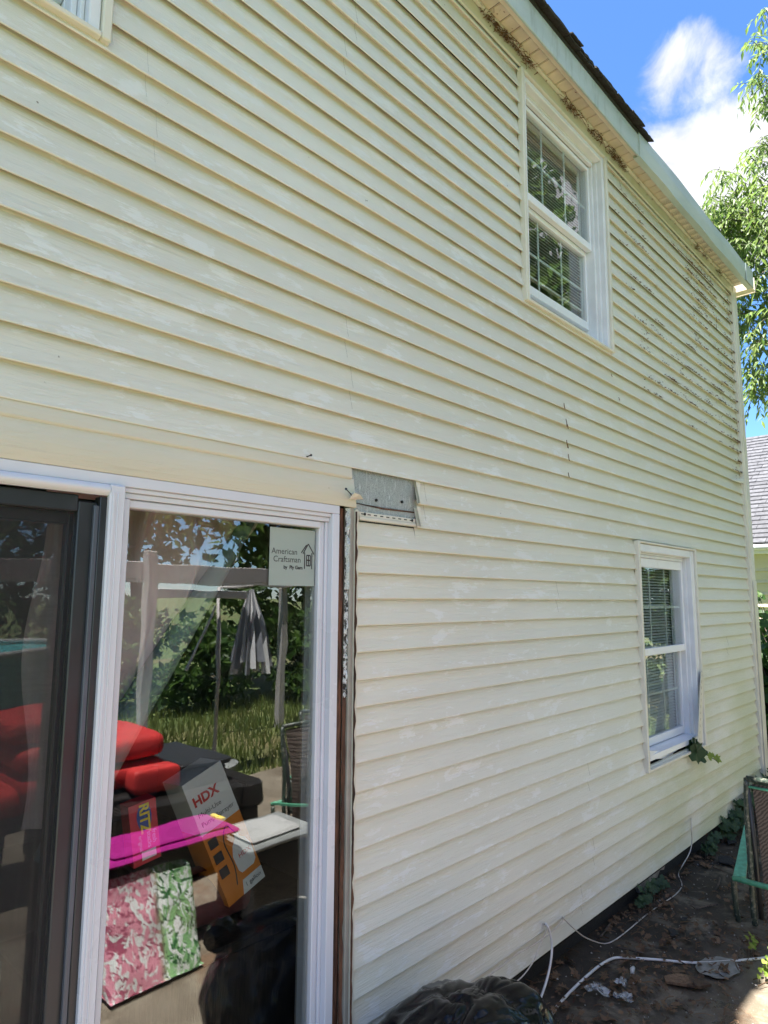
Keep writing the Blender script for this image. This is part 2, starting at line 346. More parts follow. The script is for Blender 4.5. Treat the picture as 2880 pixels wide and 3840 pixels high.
M['cloth_w'] = plain('white_cloth', (.66, .66, .67), .8, .06, 8); M['cloth_g'] = plain('grey_cloth', (.20, .21, .24), .8, .1, 8)
def floral_mat():
    t = NT('leaf_print_bag'); x, y, z = t.sep()
    w = t.noise(t.map((16, 5, 9), loc=(2, 2, 2)), 1, 3, .5, 2.6); w2 = t.noise(t.map((11, 5, 14), loc=(7, 1, 4)), 1, 2, .5, 3.4); side = t.step(x, 1.80, 1.72)
    c = t.mix(t.step(w, .46, .50), (.74, .76, .74), t.mix(side, (.24, .46, .20), (.72, .30, .38))); c = t.mix(t.step(w2, .55, .58), c, t.mix(side, (.04, .14, .05), (.40, .10, .16))); t.set(c, .35); return t.m
M['floral'] = floral_mat()
def curtain_mat():
    t = NT('quilted_curtain'); n = t.noise(t.map(5), 1, 4); t.set(t.mix(t.step(n, .3, .7), (.62, .49, .51), (.74, .60, .62)), .8); return t.m
M['curtain'] = curtain_mat(); M['curtain_teal'] = plain('quilted_curtain_lining', (.20, .27, .28), .8, .1, 5)
M['orange'] = plain('orange_card', (.70, .22, .025), .55, .05, 5); M['white_card'] = plain('white_card', (.72, .72, .72), .55, .04, 5)
M['red_card'] = plain('red_card', (.58, .03, .05), .45, .05, 5); M['ink'] = plain('dark_ink', (.03, .025, .03), .6, 0, 5); M['ink_red'] = plain('red_ink', (.55, .03, .03), .6, 0, 5)
M['ink_blue'] = plain('blue_ink', (.03, .07, .3), .6, 0, 5); M['ink_yellow'] = plain('yellow_ink', (.8, .58, .05), .6, 0, 5)
M['maroon'] = plain('maroon_mat', (.12, .03, .028), .7, .2, 30)
M['sticker'] = plain('sticker_film', (.31, .36, .335), .5, .03, 5)
M['teal'] = plain('teal_pool', (.08, .42, .45), .4, .1, 6)
M['rock'] = plain('pale_stone', (.32, .30, .27), .8, .3, 18, bump=.01)
M['cement'] = plain('pale_cement', (.19, .185, .17), .5, .3, 30)
def film_mat():
    t = NT('torn_plastic'); tr = t.n.new('ShaderNodeBsdfTransparent'); m = t.n.new('ShaderNodeMixShader'); t.set((.5, .51, .51), .25); t.l.new(t.step(t.noise(t.map(40), 1, 3), .35, .65, .2, .75), m.inputs[0]); t.l.new(tr.outputs[0], m.inputs[1]); t.l.new(t.b.outputs[0], m.inputs[2]); t.l.new(m.outputs[0], t.out.inputs[0]); return t.m
M['plastic_film'] = film_mat()
M['board'] = wood_mat('wet_board', (.10, .055, .028), (.22, .13, .075))
M['tarpaper'] = plain('shingle_scrap', (.020, .019, .02), .8, .4, 50, bump=.004)
M['nb_siding'] = plain('neighbour_siding', (.60, .54, .36), .5, .05, 2)

def text_part(txt, size, mat, parent, origin, ux, uy, name='lettering', align='LEFT', off=.0):
    """flat print: letters laid in the plane spanned by ux, uy at origin"""
    cu = bpy.data.curves.new(name, 'FONT'); cu.body = txt; cu.size = size; cu.align_x = align; cu.offset = off; cu.resolution_u = 3
    to = bpy.data.objects.new(name+'_tmp', cu); col.objects.link(to); bpy.context.view_layer.update()
    me = bpy.data.meshes.new_from_object(to.evaluated_get(bpy.context.evaluated_depsgraph_get()))
    col.objects.unlink(to); bpy.data.objects.remove(to)
    ux = Vector(ux).normalized(); uy = Vector(uy).normalized(); o3 = Vector(origin)
    for vtx in me.vertices: vtx.co = o3 + ux*vtx.co.x + uy*vtx.co.y
    me.materials.clear(); me.materials.append(mat); me.name = name
    o = bpy.data.objects.new(name, me); col.objects.link(o); WLOC[o.name] = Vector(); setp(o, parent); return o

# ================================================================== THE SETTING
P = .1016
def zk(k): return 1.87 + (k-.0454)*P
XL, XR = -1.6, 6.93
UWIN = dict(x0=3.071, x1=4.047, z0=3.545, z1=4.885, jx0=3.008, jx1=4.108, jz0=3.507, jz1=4.935, d1=.085, d2=.125, pz=(3.73, 4.20, 4.28, 4.82))
LWIN = dict(x0=4.405, x1=5.362, z0=.765, z1=2.195, jx0=4.352, jx1=5.462, jz0=.755, jz1=2.265, d1=.065, d2=.105, pz=(.916, 1.475, 1.53, 2.095))
DX = 3.071-(-.345)
LUW = dict(UWIN); 
for kx in ('x0', 'x1', 'jx0', 'jx1'): LUW[kx] = UWIN[kx]-3.417
LUW['jx1'] = .693
DOOR = dict(x0=-.16, x1=1.652, z0=.12, z1=2.205)

b = MB(); S = 400.
b.grid(lambda u, v: (-S+2*S*u, -S+2*S*v, -.06), 8, 8)
tag(b.build('ground', M['lawn']), kind='structure')
def patio_pt(u, v):
    x = -3.5+11.5*u; y = -2.3+4.5*v
    return (x, y, .012*noise.noise((x*.9, y*.9, 0)) + .004*noise.noise((x*4, y*4, 3)) - (.012 if abs(x-1.72) < .006 or abs(y-.1) < .006 else 0))
b = MB(); b.grid(patio_pt, 230, 90); n = len(b.v)
b.box(-3.5, 8.0, -2.3, 2.2, -.10, -.03)
tag(b.build('patio', M['concrete'], smooth=True), kind='structure')

# ---------------------------------------------------------------- the house
house = thing('house', 'two storey house with cream vinyl siding, sliding door and white windows', 'house', (3.0, 6.0, 0))
# panels of siding: each covers two laps, bottom lock on odd courses
openings = [(UWIN['jx0']+.012, UWIN['jx1']-.012, UWIN['jz0']+.008, UWIN['jz1']-.004), (LWIN['jx0']+.01, LWIN['jx1']-.01, LWIN['jz0'], LWIN['jz1']-.012), (LUW['jx0']+.012, LUW['jx1']-.012, LUW['jz0']+.008, LUW['jz1']-.004), (DOOR['x0']-.05, 1.745, 0, zk(5)-.0005), (1.70, 2.104, zk(3)-.004, zk(5)-.0005)]
seams = {29: [4.4], 27: [1.95], 23: [1.72], 21: [1.66], 15: [.82], 13: [.86, 5.1], 9: [1.69], 7: [1.72, 4.9], 3: [2.17], -1: [3.3], -5: [6.2], -11: [3.6], -15: [3.63], -17: [3.47]}
def wav(x, k): return .0016*noise.noise((x*.8, k*3.1, 0)) + .0007*noise.noise((x*3, k*1.7, 5))
LD = .0235
def lap(mb, x0, x1, k, za, zb, lift):
    z0 = zk(k); z1 = z0+P; n = max(1, int((x1-x0)/.22))
    prof = []
    if za <= z0+1e-6:
        prof += [(.0275, z0+.034), (.0095, z0+.034), (.0030, z0-.002), (.0006, z0-.0015), (0., z0+.002)] if k % 2 else [(LD, z0-.002), (LD+.0005, z0+.018), (.0075, z0+.018), (.0032, z0-.0005), (.0006, z0+.0008), (0., z0+.004)]
    else: prof += [(LD*(za-z0)/P, za)]
    top = min(zb, z1)
    prof += [(LD*(.45*(za+top)+.1*z0-z0)/P if False else LD*((za+top)/2-z0)/P, (za+top)/2)]
    prof += [(LD*(top-z0)/P, top)] if top < z1-1e-6 else [(LD, z1-.002 if k % 2 else z1+.022)]
    V = []; F = []
    for i in range(n+1):
        x = x0+(x1-x0)*i/n
        for (dy, z) in prof:
            kk = k-1 if k % 2 == 0 else k
            V.append((x, WY+dy-lift+wav(x, kk), z + (.0012*noise.noise((x*.6, kk*2.2, 9)) if True else 0)))
    m = len(prof)
    for i in range(n):
        for j in range(m-1): F.append((i*m+j, (i+1)*m+j, (i+1)*m+j+1, i*m+j+1))
    mb.add(V, F)
def free(x, za, zb):
    rs = [(za, zb)]
    for ox0, ox1, oz0, oz1 in openings:
        if ox0 < x < ox1:
            out = []
            for a, c in rs:
                if oz1 <= a or oz0 >= c: out.append((a, c)); continue
                if a < oz0-.004: out.append((a, oz0))
                if c > oz1+.004: out.append((oz1, c))
            rs = out
    return rs
for k in range(-17, 32, 2):
    za, zb = zk(k), min(zk(k)+2*P, 5.033)
    if zb-za < .01: continue
    xs = {XL, XR} | set(seams.get(k, []))
    for o in openings:
        if o[2] < zb and o[3] > za: xs |= {x for x in o[:2] if XL < x < XR}
    xs = sorted(xs); cur = MB(); lift = 0.
    def flush():
        global cur
        if cur.v: cur.build('siding_panel', M['siding'], house, False)
        cur = MB()
    for i in range(len(xs)-1):
        x0, x1 = xs[i], xs[i+1]
        if x1-x0 < .003: continue
        if x0 in seams.get(k, []): flush(); lift = .0008 if lift == 0. else 0.
        rs = free((x0+x1)/2, za, zb)
        if not rs: flush(); continue
        ext = .02 if x1 in seams.get(k, []) and lift > 0 else 0
        for a, c in rs:
            for kk in (k, k+1):
                la, lb = max(a, zk(kk)), min(c, zk(kk)+P)
                if lb-la > .003: lap(cur, x0, x1+ext, kk, la, lb, lift)
    flush()
# sheathing: thin wall with holes
def wall_holes(mb, x0, x1, z0, z1, y0, y1, holes):
    xs = sorted({x0, x1} | {h[i] for h in holes for i in (0, 1) if x0 < h[i] < x1}); zs = sorted({z0, z1} | {h[i] for h in holes for i in (2, 3) if z0 < h[i] < z1})
    for i in range(len(xs)-1):
        for j in range(len(zs)-1):
            cx, cz = (xs[i]+xs[i+1])/2, (zs[j]+zs[j+1])/2
            if any(h[0] < cx < h[1] and h[2] < cz < h[3] for h in holes): continue
            mb.box(xs[i], xs[i+1], y0, y1, zs[j], zs[j+1])
def hole(w, e=.0): return (w['x0']-e, w['x1']+e, w['z0']-e, w['z1']+e)
holes = [hole(UWIN, .03), (LWIN['x0']-.03, LWIN['x1']+.03, .70, LWIN['z1']+.03), hole(LUW, .03), (DOOR['x0'], 1.735, .10, 2.25)]
part('sheathing', M['black'], house, lambda m: wall_holes(m, XL-.3, 7.03, .10, 5.03, 1.856, 1.872, holes))
part('wall_core', M['plaster'], house, lambda m: wall_holes(m, XL-.3, 7.03, .10, 5.03, 2.01, 2.03, [hole(UWIN, -.0), hole(LUW), (LWIN['x0'], LWIN['x1'], .86, LWIN['z1']), (DOOR['x0'], 1.655, .12, 2.21)]))
part('foundation', M['tarpaper'], house, lambda m: m.box(XL-.3, 7.03, 1.90, 2.15, -.05, .105))
part('gable_wall', M['siding_new'], house, lambda m: (m.box(7.035, 7.06, 1.90, 9.8, .0, 5.03), m.prism([(7.035, 1.9, 5.032), (7.035, 9.8, 5.032), (7.035, 5.85, 7.0)], (.02, 0, 0))))
part('back_wall', M['siding_new'], house, lambda m: m.box(XL-.3, 7.03, 9.8, 9.85, 0, 5.03))
part('left_gable_wall', M['siding_new'], house, lambda m: (m.box(XL-.33, XL-.303, 1.85, 9.8, 0, 5.03), m.prism([(XL-.33, 1.9, 5.032), (XL-.33, 9.8, 5.032), (XL-.33, 5.85, 7.0)], (.02, 0, 0))))
part('room_floor', M['floorboard'], house, lambda m: m.box(XL-.28, 7.02, 2.035, 9.78, .05, .13))
part('upper_floor', M['plaster'], house, lambda m: m.box(XL-.28, 7.02, 2.035, 9.78, 2.62, 2.85))
part('attic_floor', M['plaster'], house, lambda m: m.box(XL-.28, 7.02, 2.035, 9.78, 5.00, 5.025))
part('room_partition', M['plaster'], house, lambda m: (m.box(2.75, 2.83, 2.035, 7, .135, 2.615), m.box(XL-.28, 7.0, 5.2, 5.28, .135, 2.615), m.box(2.2, 2.28, 2.035, 7, 2.855, 4.995), m.box(XL-.28, 7, 4.6, 4.68, 2.855, 4.995)))
# corner post, trim channels
def corner(m):
    m.bbox(6.905, 6.937, 1.808, 1.848, .10, 5.028, .004); m.bbox(6.937, 7.045, 1.802, 1.852, .098, 5.026, .006)
part('corner_post', M['trim'], house, corner)
part('corner_post_lower', M['trim'], house, lambda m: m.bbox(6.934, 7.049, 1.798, 1.8, .10, 2.05, .0008))
part('bent_panel_end', M['siding'], house, lambda m: m.add([at(2790, 1790, 1.79), at(2845-55, 1806, 1.775), at(2797, 1816, 1.77), at(2740, 1800, 1.818)], [(0, 1, 2, 3), (3, 2, 1, 0)]))
part('starter_strip', M['trim'], house, lambda m: m.box(XL, 6.9, 1.834, 1.846, zk(-17)+.002, zk(-17)+.03))
part('frieze_board', M['siding_new'], house, lambda m: m.bbox(XL, 6.904, 1.812, 1.826, 4.937, 5.03, .003))
part('frieze_channel', M['trim'], house, lambda m: m.bbox(XL, 6.93, 1.790, 1.811, 5.010, 5.029, .003))
# soffit: one panel after another, V-grooved; far ones are vented
YS0, YS1 = 1.700, 1.812
i = 0; x = XL
while x < 7.0:
    w_ = min(.0955, 7.0-x)
    part('soffit_panel', M['vent'] if x > 5.0 else M['soffit'], house, lambda m: m.add(
        [(x, YS0, 5.040), (x+.006, YS0, 5.0325), (x+w_-.004, YS0, 5.0315), (x+w_, YS0, 5.040), (x, YS1, 5.040), (x+.006, YS1, 5.0325), (x+w_-.004, YS1, 5.0315), (x+w_, YS1, 5.040)],
        [(0, 4, 5, 1), (1, 5, 6, 2), (2, 6, 7, 3)]))
    x += .1016
part('soffit_deck', M['black'], house, lambda m: m.box(XL, 7.02, 1.69, 1.84, 5.042, 5.05))
part('fascia_return', M['soffit'], house, lambda m: m.bbox(XL, 5.0, 1.672, 1.706, 4.995, 5.031, .004))
part('loose_fascia_return', M['fascia'], house, lambda m: m.add([(3.9, 1.668, 4.985), (7.03, 1.668, 4.985), (7.03, 1.706, 5.025), (5.0, 1.708, 5.026), (3.9, 1.690, 5.005)], [(0, 1, 2, 3, 4), (4, 3, 2, 1, 0)]))
part('fascia', M['fascia'], house, lambda m: m.bbox(XL, 4.32, 1.660, 1.672, 4.975, 5.155, .003))
def newf(m):
    n = 30; V = []
    for i in range(n+1):
        x = 4.30+(7.03-4.30)*i/n; o = .004+.006*math.sin(i*.35)**2; dz = .010*noise.noise((x*1.3, 2, 2)) + (.02*math.exp(-((x-5.1)/.25)**2))
        V += [(x, 1.658-o, 4.970), (x, 1.650-o, 5.07), (x, 1.656-o, 5.155+dz), (x, 1.70, 5.165+dz), (x, 1.70, 4.974)]
    F = []
    for i in range(n):
        for j in range(4): F.append((i*5+j, (i+1)*5+j, (i+1)*5+j+1, i*5+j+1))
        F.append((i*5+4, (i+1)*5+4, (i+1)*5, i*5))
    F += [(0, 1, 2, 3, 4), tuple(n*5+j for j in (4, 3, 2, 1, 0))]
    m.add(V, F)
part('fascia_cover', M['fascia'], house, newf, False)
part('fascia_end_cap', M['fascia'], house, lambda m: m.bbox(6.80, 7.036, 1.640, 1.646, 4.968, 5.15, .002))
part('rake_return', M['soffit'], house, lambda m: (m.bbox(7.06, 7.16, 1.66, 1.95, 4.985, 5.0, .003), m.bbox(7.165, 7.18, 1.66, 2.3, 4.98, 5.14, .003)))
# roof: rows of shingles at the eave, ragged; deck above
part('roof_deck', M['shingle'], house, lambda m: (m.prism([(XL-.4, 1.655, 5.168), (XL-.4, 5.85, 7.26), (XL-.4, 10.05, 5.168), (XL-.4, 10.05, 5.14), (XL-.4, 5.85, 7.23), (XL-.4, 1.655, 5.14)], (8.9, 0, 0))))
x = XL-.3
r2 = random.Random(3)
while x < 4.40:
    w_ = .10+.16*r2.random()
    for lay in range(3):
        o = .012+.030*r2.random()-.006*lay; za = 5.160+.011*lay; n = 6; V = []
        for i in range(n+1):
            xx = x+w_*i/n-.003*(i == n); e = o+.008*noise.noise((xx*22, lay*3.3, 1)); dz = -.007*abs(noise.noise((xx*15, lay*2., 6)))
            V += [(xx, 1.640-e, za+dz), (xx, 1.86, za+.112), (xx, 1.640-e-.002, za+.007+dz), (xx, 1.86, za+.119)]
        F = [(0, 1, 3, 2), (n*4, n*4+2, n*4+3, n*4+1)]
        for i in range(n): a_, c_ = i*4, i*4+4; F += [(a_, c_, c_+1, a_+1), (a_+2, a_+3, c_+3, c_+2), (a_, a_+2, c_+2, c_)]
        b = MB(); b.add(V, F); b.build('shingle_tab', M['shingle'], house)
    x += w_

# ---------------------------------------------------------------- windows
def make_window(W, part_visible=False):
    x0, x1, z0, z1 = W['x0'], W['x1'], W['z0'], W['z1']
    win = empty('window', ((x0+x1)/2, 1.85, z0), house)
    yo = WY-.004
    # trim channels
    def jc(m):
        m.bbox(W['jx0'], W['jx0']+.028, 1.806, 1.845, W['jz0'], W['jz1'], .004)
    part('trim_channel', M['trim'], win, jc)
    part('trim_channel', M['trim'], win, lambda m: m.bbox(W['jx1']-.028, W['jx1'], 1.806, 1.845, W['jz0'], W['jz1'], .004))
    part('trim_channel', M['trim'], win, lambda m: m.bbox(W['jx0']+.029, W['jx1']-.029, 1.806, 1.845, W['jz0'], W['jz0']+.018, .003))
    part('trim_channel', M['trim'], win, lambda m: m.bbox(W['jx0']+.029, W['jx1']-.029, 1.808, 1.845, W['jz1']-.014, W['jz1'], .003))
    # casing: an L wrapped round the opening: front strip and reveal
    cz0 = W['jz0']+.02; cz1 = W['jz1']-.016
    D = 1.97
    zb = z0 if W is not LWIN else .80
    part('casing', M['casing'], win, lambda m: (m.bbox(W['jx0']+.029, x0, yo, 1.90, zb-.02, cz1, .004), m.box(x0-.012, x0-.001, 1.90, D, zb, z1)))
    part('casing', M['casing'], win, lambda m: (m.bbox(x1, W['jx1']-.029, yo, 1.90, zb-.02, cz1, .004), m.bbox(x1-.014, x1-.0005, yo+.035, D, zb, z1, .003), m.bbox(x1-.032, x1-.0145, yo+.06, D, z0+.03, z1, .003)))
    part('head_casing', M['casing'], win, lambda m: (m.bbox(x0-.0005, x1+.0005, yo+.002, 1.90, z1, cz1, .004), m.box(x0, x1-.033, 1.87, D, z1-.012, z1-.001), m.bbox(x0, x1-.033, yo+.05, 1.90, z1-.034, z1-.013, .003)))
    s0, s1, s2, s3 = W['pz']   # lower pane bottom, lower pane top, upper pane bottom, upper pane top
    yu = WY+W['d1']; yl = WY+W['d2']
    px0, px1 = x0+.052, x1-.056
    # sashes (ring frames)
    def ring(m, y0, y1, a0, a1, b0, b1, pa0, pa1, pb0, pb1):
        m.bbox(a0, pa0, y0, y1, b0, b1, .003); m.bbox(pa1, a1, y0, y1, b0, b1, .003)
        m.bbox(pa0+.0003, pa1-.0003, y0+.001, y1, pb1, b1, .003); m.bbox(pa0+.0003, pa1-.0003, y0+.001, y1, b0, pb0, .003)
    us = part('sash', M['white'], win, lambda m: ring(m, yu-.012, yu+.026, x0+.012, x1-.034, s2-.05, z1-.036, px0, px1, s2, s3))
    ls = part('sash', M['white'], win, lambda m: ring(m, yl-.012, yl+.024, x0+.012, x1-.034, s0-.055, s1+.035, px0, px1, s0, s1))
    part('jamb_liner', M['white'], win, lambda m: (m.bbox(x1-.0335, x1-.0145-.001, yu+.03, yl+.03, z0+.03, s2-.06, .002), m.box(x1-.06, x1-.036, yl+.03, D, z0+.02, z1-.02), m.box(x0, x0+.011, yu, D, z0+.02, z1-.02)))
    part('sill', M['white'], win, lambda m: m.add([(x0, yo+.012, z0-.002 if W is not LWIN else .845), (x1, yo+.012, z0-.002 if W is not LWIN else .845), (x1, yl+.03, s0-.058), (x0, yl+.03, s0-.058), (x0, yo+.012, (z0 if W is not LWIN else .845)-.034), (x1, yo+.012, (z0 if W is not LWIN else .845)-.034), (x1, yl+.03, s0-.12), (x0, yl+.03, s0-.12)],
        [(0, 1, 2, 3), (4, 5, 1, 0), (7, 6, 5, 4), (3, 2, 6, 7), (1, 5, 6, 2), (0, 3, 7, 4)]))
    part('pane', M['glass'], win, lambda m: m.box(px0-.004, px1+.004, yu+.004, yu+.009, s2-.004, s3+.004))
    part('pane', M['glass'], win, lambda m: m.box(px0-.004, px1+.004, yl+.004, yl+.009, s0-.004, s1+.004))
    dx = (px1-px0)/3
    for (y, a, c) in ((yu+.013, s2, s3), (yl+.013, s0, s1)):
        for q in (1, 2): part('muntin', M['muntin'], win, lambda m: m.box(px0+q*dx-.008, px0+q*dx+.008, y, y+.004, a, c))
        part('muntin', M['muntin'], win, lambda m: m.box(px0, px1, y+.0045, y+.0085, (a+c)/2-.008, (a+c)/2+.008))
    def bl(m):
        z = s0+.10 if W is not LWIN else s0-.02
        while z < z1-.05:
            m.add([(x0+.03, 1.978, z), (x1-.04, 1.978, z), (x1-.04, 1.994, z+.0125), (x0+.03, 1.994, z+.0125), (x0+.03, 1.979, z-.0008), (x1-.04, 1.979, z-.0008), (x1-.04, 1.995, z+.0117), (x0+.03, 1.995, z+.0117)], [(0, 1, 2, 3), (7, 6, 5, 4), (0, 4, 5, 1), (2, 6, 7, 3)]); z += .0215
        m.box(x0+.03, x1-.04, 1.972, 2.004, z1-.05, z1-.02); m.box(x0+.03, x1-.04, 1.976, 1.998, (s0+.085 if W is not LWIN else s0-.035), (s0+.095 if W is not LWIN else s0-.025))
    tag(part('blind', M['blind'], win, bl), kind='stuff')
    return win
make_window(UWIN); make_window(LWIN); make_window(LUW)
part('cavity', M['black'], house, lambda m: m.box(LWIN['x0']-.03, LWIN['x1']+.03, 1.873, 1.95, .70, .78))

# ---------------------------------------------------------------- sliding door
door = empty('sliding_door', (.75, 1.87, .12), house)
z1 = 2.214; YG = 1.870
part('head_frame', M['white_clean'], door, lambda m: (m.bbox(-.16, 1.652, 1.821, 1.90, 2.182, z1, .002),))
part('head_track', M['white_clean'], door, lambda m: (m.bbox(.822, 1.616, 1.829, 1.90, 2.168, 2.1815, .002), m.bbox(.822, 1.616, 1.838, 1.90, 2.151, 2.1675, .002)))
part('jamb', M['white_clean'], door, lambda m: (m.bbox(1.6165, 1.652, 1.821, 1.96, .12, 2.1815, .002), m.bbox(1.6035, 1.616, 1.845, 1.96, .12, 2.150, .002)))
part('fixed_sash', M['white_clean'], door, lambda m: (m.bbox(1.578, 1.603, 1.852, 1.90, .14, 2.150, .003), m.bbox(1.590, 1.594, 1.8495, 1.8518, .14, 2.149, .0008), m.bbox(.845, 1.5795, 1.846, 1.90, 2.126, 2.1495, .003), m.bbox(.845, 1.5795, 1.846, 1.90, .14, .22, .003)))
part('fixed_pane', M['doorglass'], door, lambda m: m.box(.80, 1.585, YG, YG+.005, .215, 2.13))
def stile(m):
    m.bbox(.7715, .8165, 1.806, 1.842, .13, 2.1815, .004); m.bbox(.779, .786, 1.803, 1.8065, .13, 2.16, .001); m.bbox(.793, .797, 1.8035, 1.8065, .13, 2.16, .001)
    m.bbox(.8168, .842, 1.832, 1.90, .14, 2.149, .002)
part('meeting_stile', M['white_clean'], door, stile)
def tr(m):
    n = 7; pr = [(1.818-.014*math.sin(math.pi*i/n)**.8, 2.1818-.032*i/n) for i in range(n+1)]
    V = [(-.16, y, z) for y, z in pr] + [(.7713, y, z) for y, z in pr]
    m.add(V, [(i, n+1+i, n+2+i, i+1) for i in range(n)])
    m.box(-.16, .771, 1.818, 1.832, 2.1490, 2.1815)
part('screen_track', M['white_clean'], door, tr, True)
part('screen_frame', M['dark'], door, lambda m: (m.bbox(.752, .7712, 1.822, 1.86, .14, 2.146, .002), m.bbox(.70, .7515, 1.838, 1.872, .14, 2.13, .003), m.bbox(-.16, .6995, 1.838, 1.872, 2.10, 2.146, .003), m.bbox(-.16, -.10, 1.838, 1.872, .14, 2.0995, .003), m.bbox(-.0995, .6995, 1.838, 1.872, .14, .25, .003)))
part('weather_fin', M['darkfin'], door, lambda m: m.bbox(.738, .7515, 1.824, 1.8378, .14, 2.12, .002))
part('screen_mesh', M['screen'], door, lambda m: m.box(-.10, .7005, 1.852, 1.8525, .25, 2.10))
part('sliding_sash', M['dark'], door, lambda m: (m.bbox(.70, .80, 1.905, 1.945, .14, 2.146, .003), m.bbox(-.16, .6995, 1.906, 1.945, 2.07, 2.146, .003)))
part('sliding_pane', M['doorglass'], door, lambda m: m.box(-.16, .70, 1.92, 1.925, .2, 2.075))
part('threshold', M['white_clean'], door, lambda m: m.bbox(-.16, 1.652, 1.78, 1.96, .085, .135, .004))
stk = part('sticker', M['sticker'], door, lambda m: m.box(1.366, 1.570, 1.8675, 1.8685, 1.910, 2.1145))
zt = 1.867
text_part('American', .0295, M['ink'], door, (1.374, zt, 2.022), (1, 0, 0), (0, 0, 1), 'sticker_lettering'); text_part('Craftsman', .0295, M['ink'], door, (1.382, zt, 1.994), (1, 0, 0), (0, 0, 1), 'sticker_lettering')
text_part('by  Ply Gem', .0175, M['ink'], door, (1.428, zt, 1.970), (1, 0, 0), (0, 0, 1), 'sticker_lettering', off=.0006)
def icon(m):
    def bar(a, c, t=.0022): 
        a = Vector((a[0], zt, a[1])); c = Vector((c[0], zt, c[1])); d = (c-a).normalized(); nrm = Vector((d.z, 0, -d.x))*t
        m.add([a-nrm, c-nrm, c+nrm, a+nrm], [(0, 1, 2, 3)])
    X, Z = 1.515, 1.972
    bar((X, Z+.055), (X+.024, Z+.092)); bar((X+.024, Z+.092), (X+.052, Z+.055)); bar((X-.008, Z+.058), (X+.016, Z+.088)); bar((X+.008, Z+.06), (X+.008, Z)); bar((X+.042, Z+.06), (X+.042, Z)); bar((X+.017, Z+.05), (X+.035, Z+.05)); bar((X+.017, Z+.05), (X+.017, Z+.012)); bar((X+.035, Z+.05), (X+.035, Z+.012)); bar((X+.017, Z+.012), (X+.035, Z+.012)); bar((X+.026, Z+.05), (X+.026, Z+.012)); bar((X+.017, Z+.032), (X+.035, Z+.032))
part('sticker_logo', M['ink'], door, icon)
# header siding over the door, exposed gap beside it, foil patch
def hdr(m):
    def strip(prof, x0, x1):
        n = 12; V = []; k = len(prof)
        for i in range(n+1):
            for dy, z in prof: V.append((x0+(x1-x0)*i/n, WY+dy+wav(x0+(x1-x0)*i/n, 2.5), z))
        m.add(V, [(i*k+j, (i+1)*k+j, (i+1)*k+j+1, i*k+j+1) for i in range(n) for j in range(k-1)])
    strip([(.010, 2.326), (.0015, 2.330), (0., 2.335), (.009, 2.395)], XL, 1.719)
    strip([(.014, 2.219), (-.004, 2.2145), (-.008, 2.217), (.010, 2.330)], XL, 1.736)
part('header_panel', M['siding_new'], house, hdr, True)
part('foil_patch', M['foil'], house, lambda m: (m.grid(lambda u, v: (1.70+.42*u, 1.846+.0015*noise.noise((u*6, v*4, 1)), 2.238+.15*v), 16, 8),))
part('foil_patch_lower', M['foil'], house, lambda m: m.grid(lambda u, v: (1.745+.37*u, 1.842+.0015*noise.noise((u*7, v*4, 7)), 2.17+.066*v), 14, 4))
def hem(m):
    m.bbox(1.765, 2.100, 1.829, 1.838, 2.172, 2.186, .002); m.bbox(1.765, 2.100, 1.8335, 1.8385, 2.1865, 2.205, .001)
part('nailing_hem', M['trim'], house, hem)
part('hem_slot', M['black'], house, lambda m: [m.box(xx, xx+.018, 1.8330, 1.8334, 2.1945, 2.1985) for xx in [1.775+.036*q for q in range(9)]])
part('hem_nail', M['nail'], house, lambda m: (m.tube([(1.795, 1.831, 2.197), (1.795, 1.838, 2.197)], .006), m.tube([(2.078, 1.831, 2.197), (2.078, 1.838, 2.197)], .006)))
part('foil_tear', M['wood'], house, lambda m: m.add([(1.75, 1.8395, 2.239), (1.9, 1.8395, 2.234), (2.1, 1.8395, 2.236), (2.1, 1.8395, 2.231), (1.9, 1.8395, 2.227), (1.75, 1.8395, 2.236)], [(0, 1, 2, 3, 4, 5)]))
for hx, hz in ((1.87, 2.262), (2.025, 2.272)): part('foil_hole', M['black'], house, lambda m: m.tube([(hx, 1.8405, hz), (hx, 1.846, hz)], .0065, 7))
part('panel_curl', M['siding'], house, lambda m: m.add([(2.104, 1.836, 2.372), (2.104, 1.812, 2.275), (2.104, 1.826, 2.268), (2.13, 1.828, 2.272), (2.13, 1.834, 2.372), (2.104, 1.806, 2.172), (2.13, 1.826, 2.172), (2.104, 1.83, 2.262), (2.13, 1.832, 2.262)], [(0, 1, 3, 4), (1, 2, 3), (7, 5, 6, 8)]))
def ragged(m, x0, x1, y, z0, z1, amp, n=60, seed=0):
    V = []
    for i in range(n+1):
        z = z0+(z1-z0)*i/n; a = amp*noise.noise((i*.45, seed, 0)); c = amp*noise.noise((i*.5, seed+9, 0))
        V += [(x0+a, y+.004*noise.noise((i*.4, seed, 4)), z), ((x0+x1)/2, y-.008+.01*noise.noise((i*.33, seed, 8)), z), (x1+c, y+.004, z)]
    m.add(V, [(i*3+j, i*3+3+j, i*3+4+j, i*3+1+j) for i in range(n) for j in (0, 1)])
part('gap_backing', M['black'], house, lambda m: m.box(1.653, 1.76, 1.895, 1.93, .1, 2.3))
part('rotten_stud', M['wood'], house, lambda m: ragged(m, 1.668, 1.706, 1.852, .12, 2.21, .002, 60, 1))
part('rotten_board', M['wood'], house, lambda m: ragged(m, 1.700, 1.722, 1.846, .12, 1.62, .006, 60, 5))
part('foam_strip', M['foam'], house, lambda m: ragged(m, 1.699, 1.724, 1.842, 1.50, 2.212, .004, 70, 3))
part('foil_tail', M['foil'], house, lambda m: ragged(m, 1.703, 1.722, 1.838, 1.90, 2.213, .003, 20, 8))
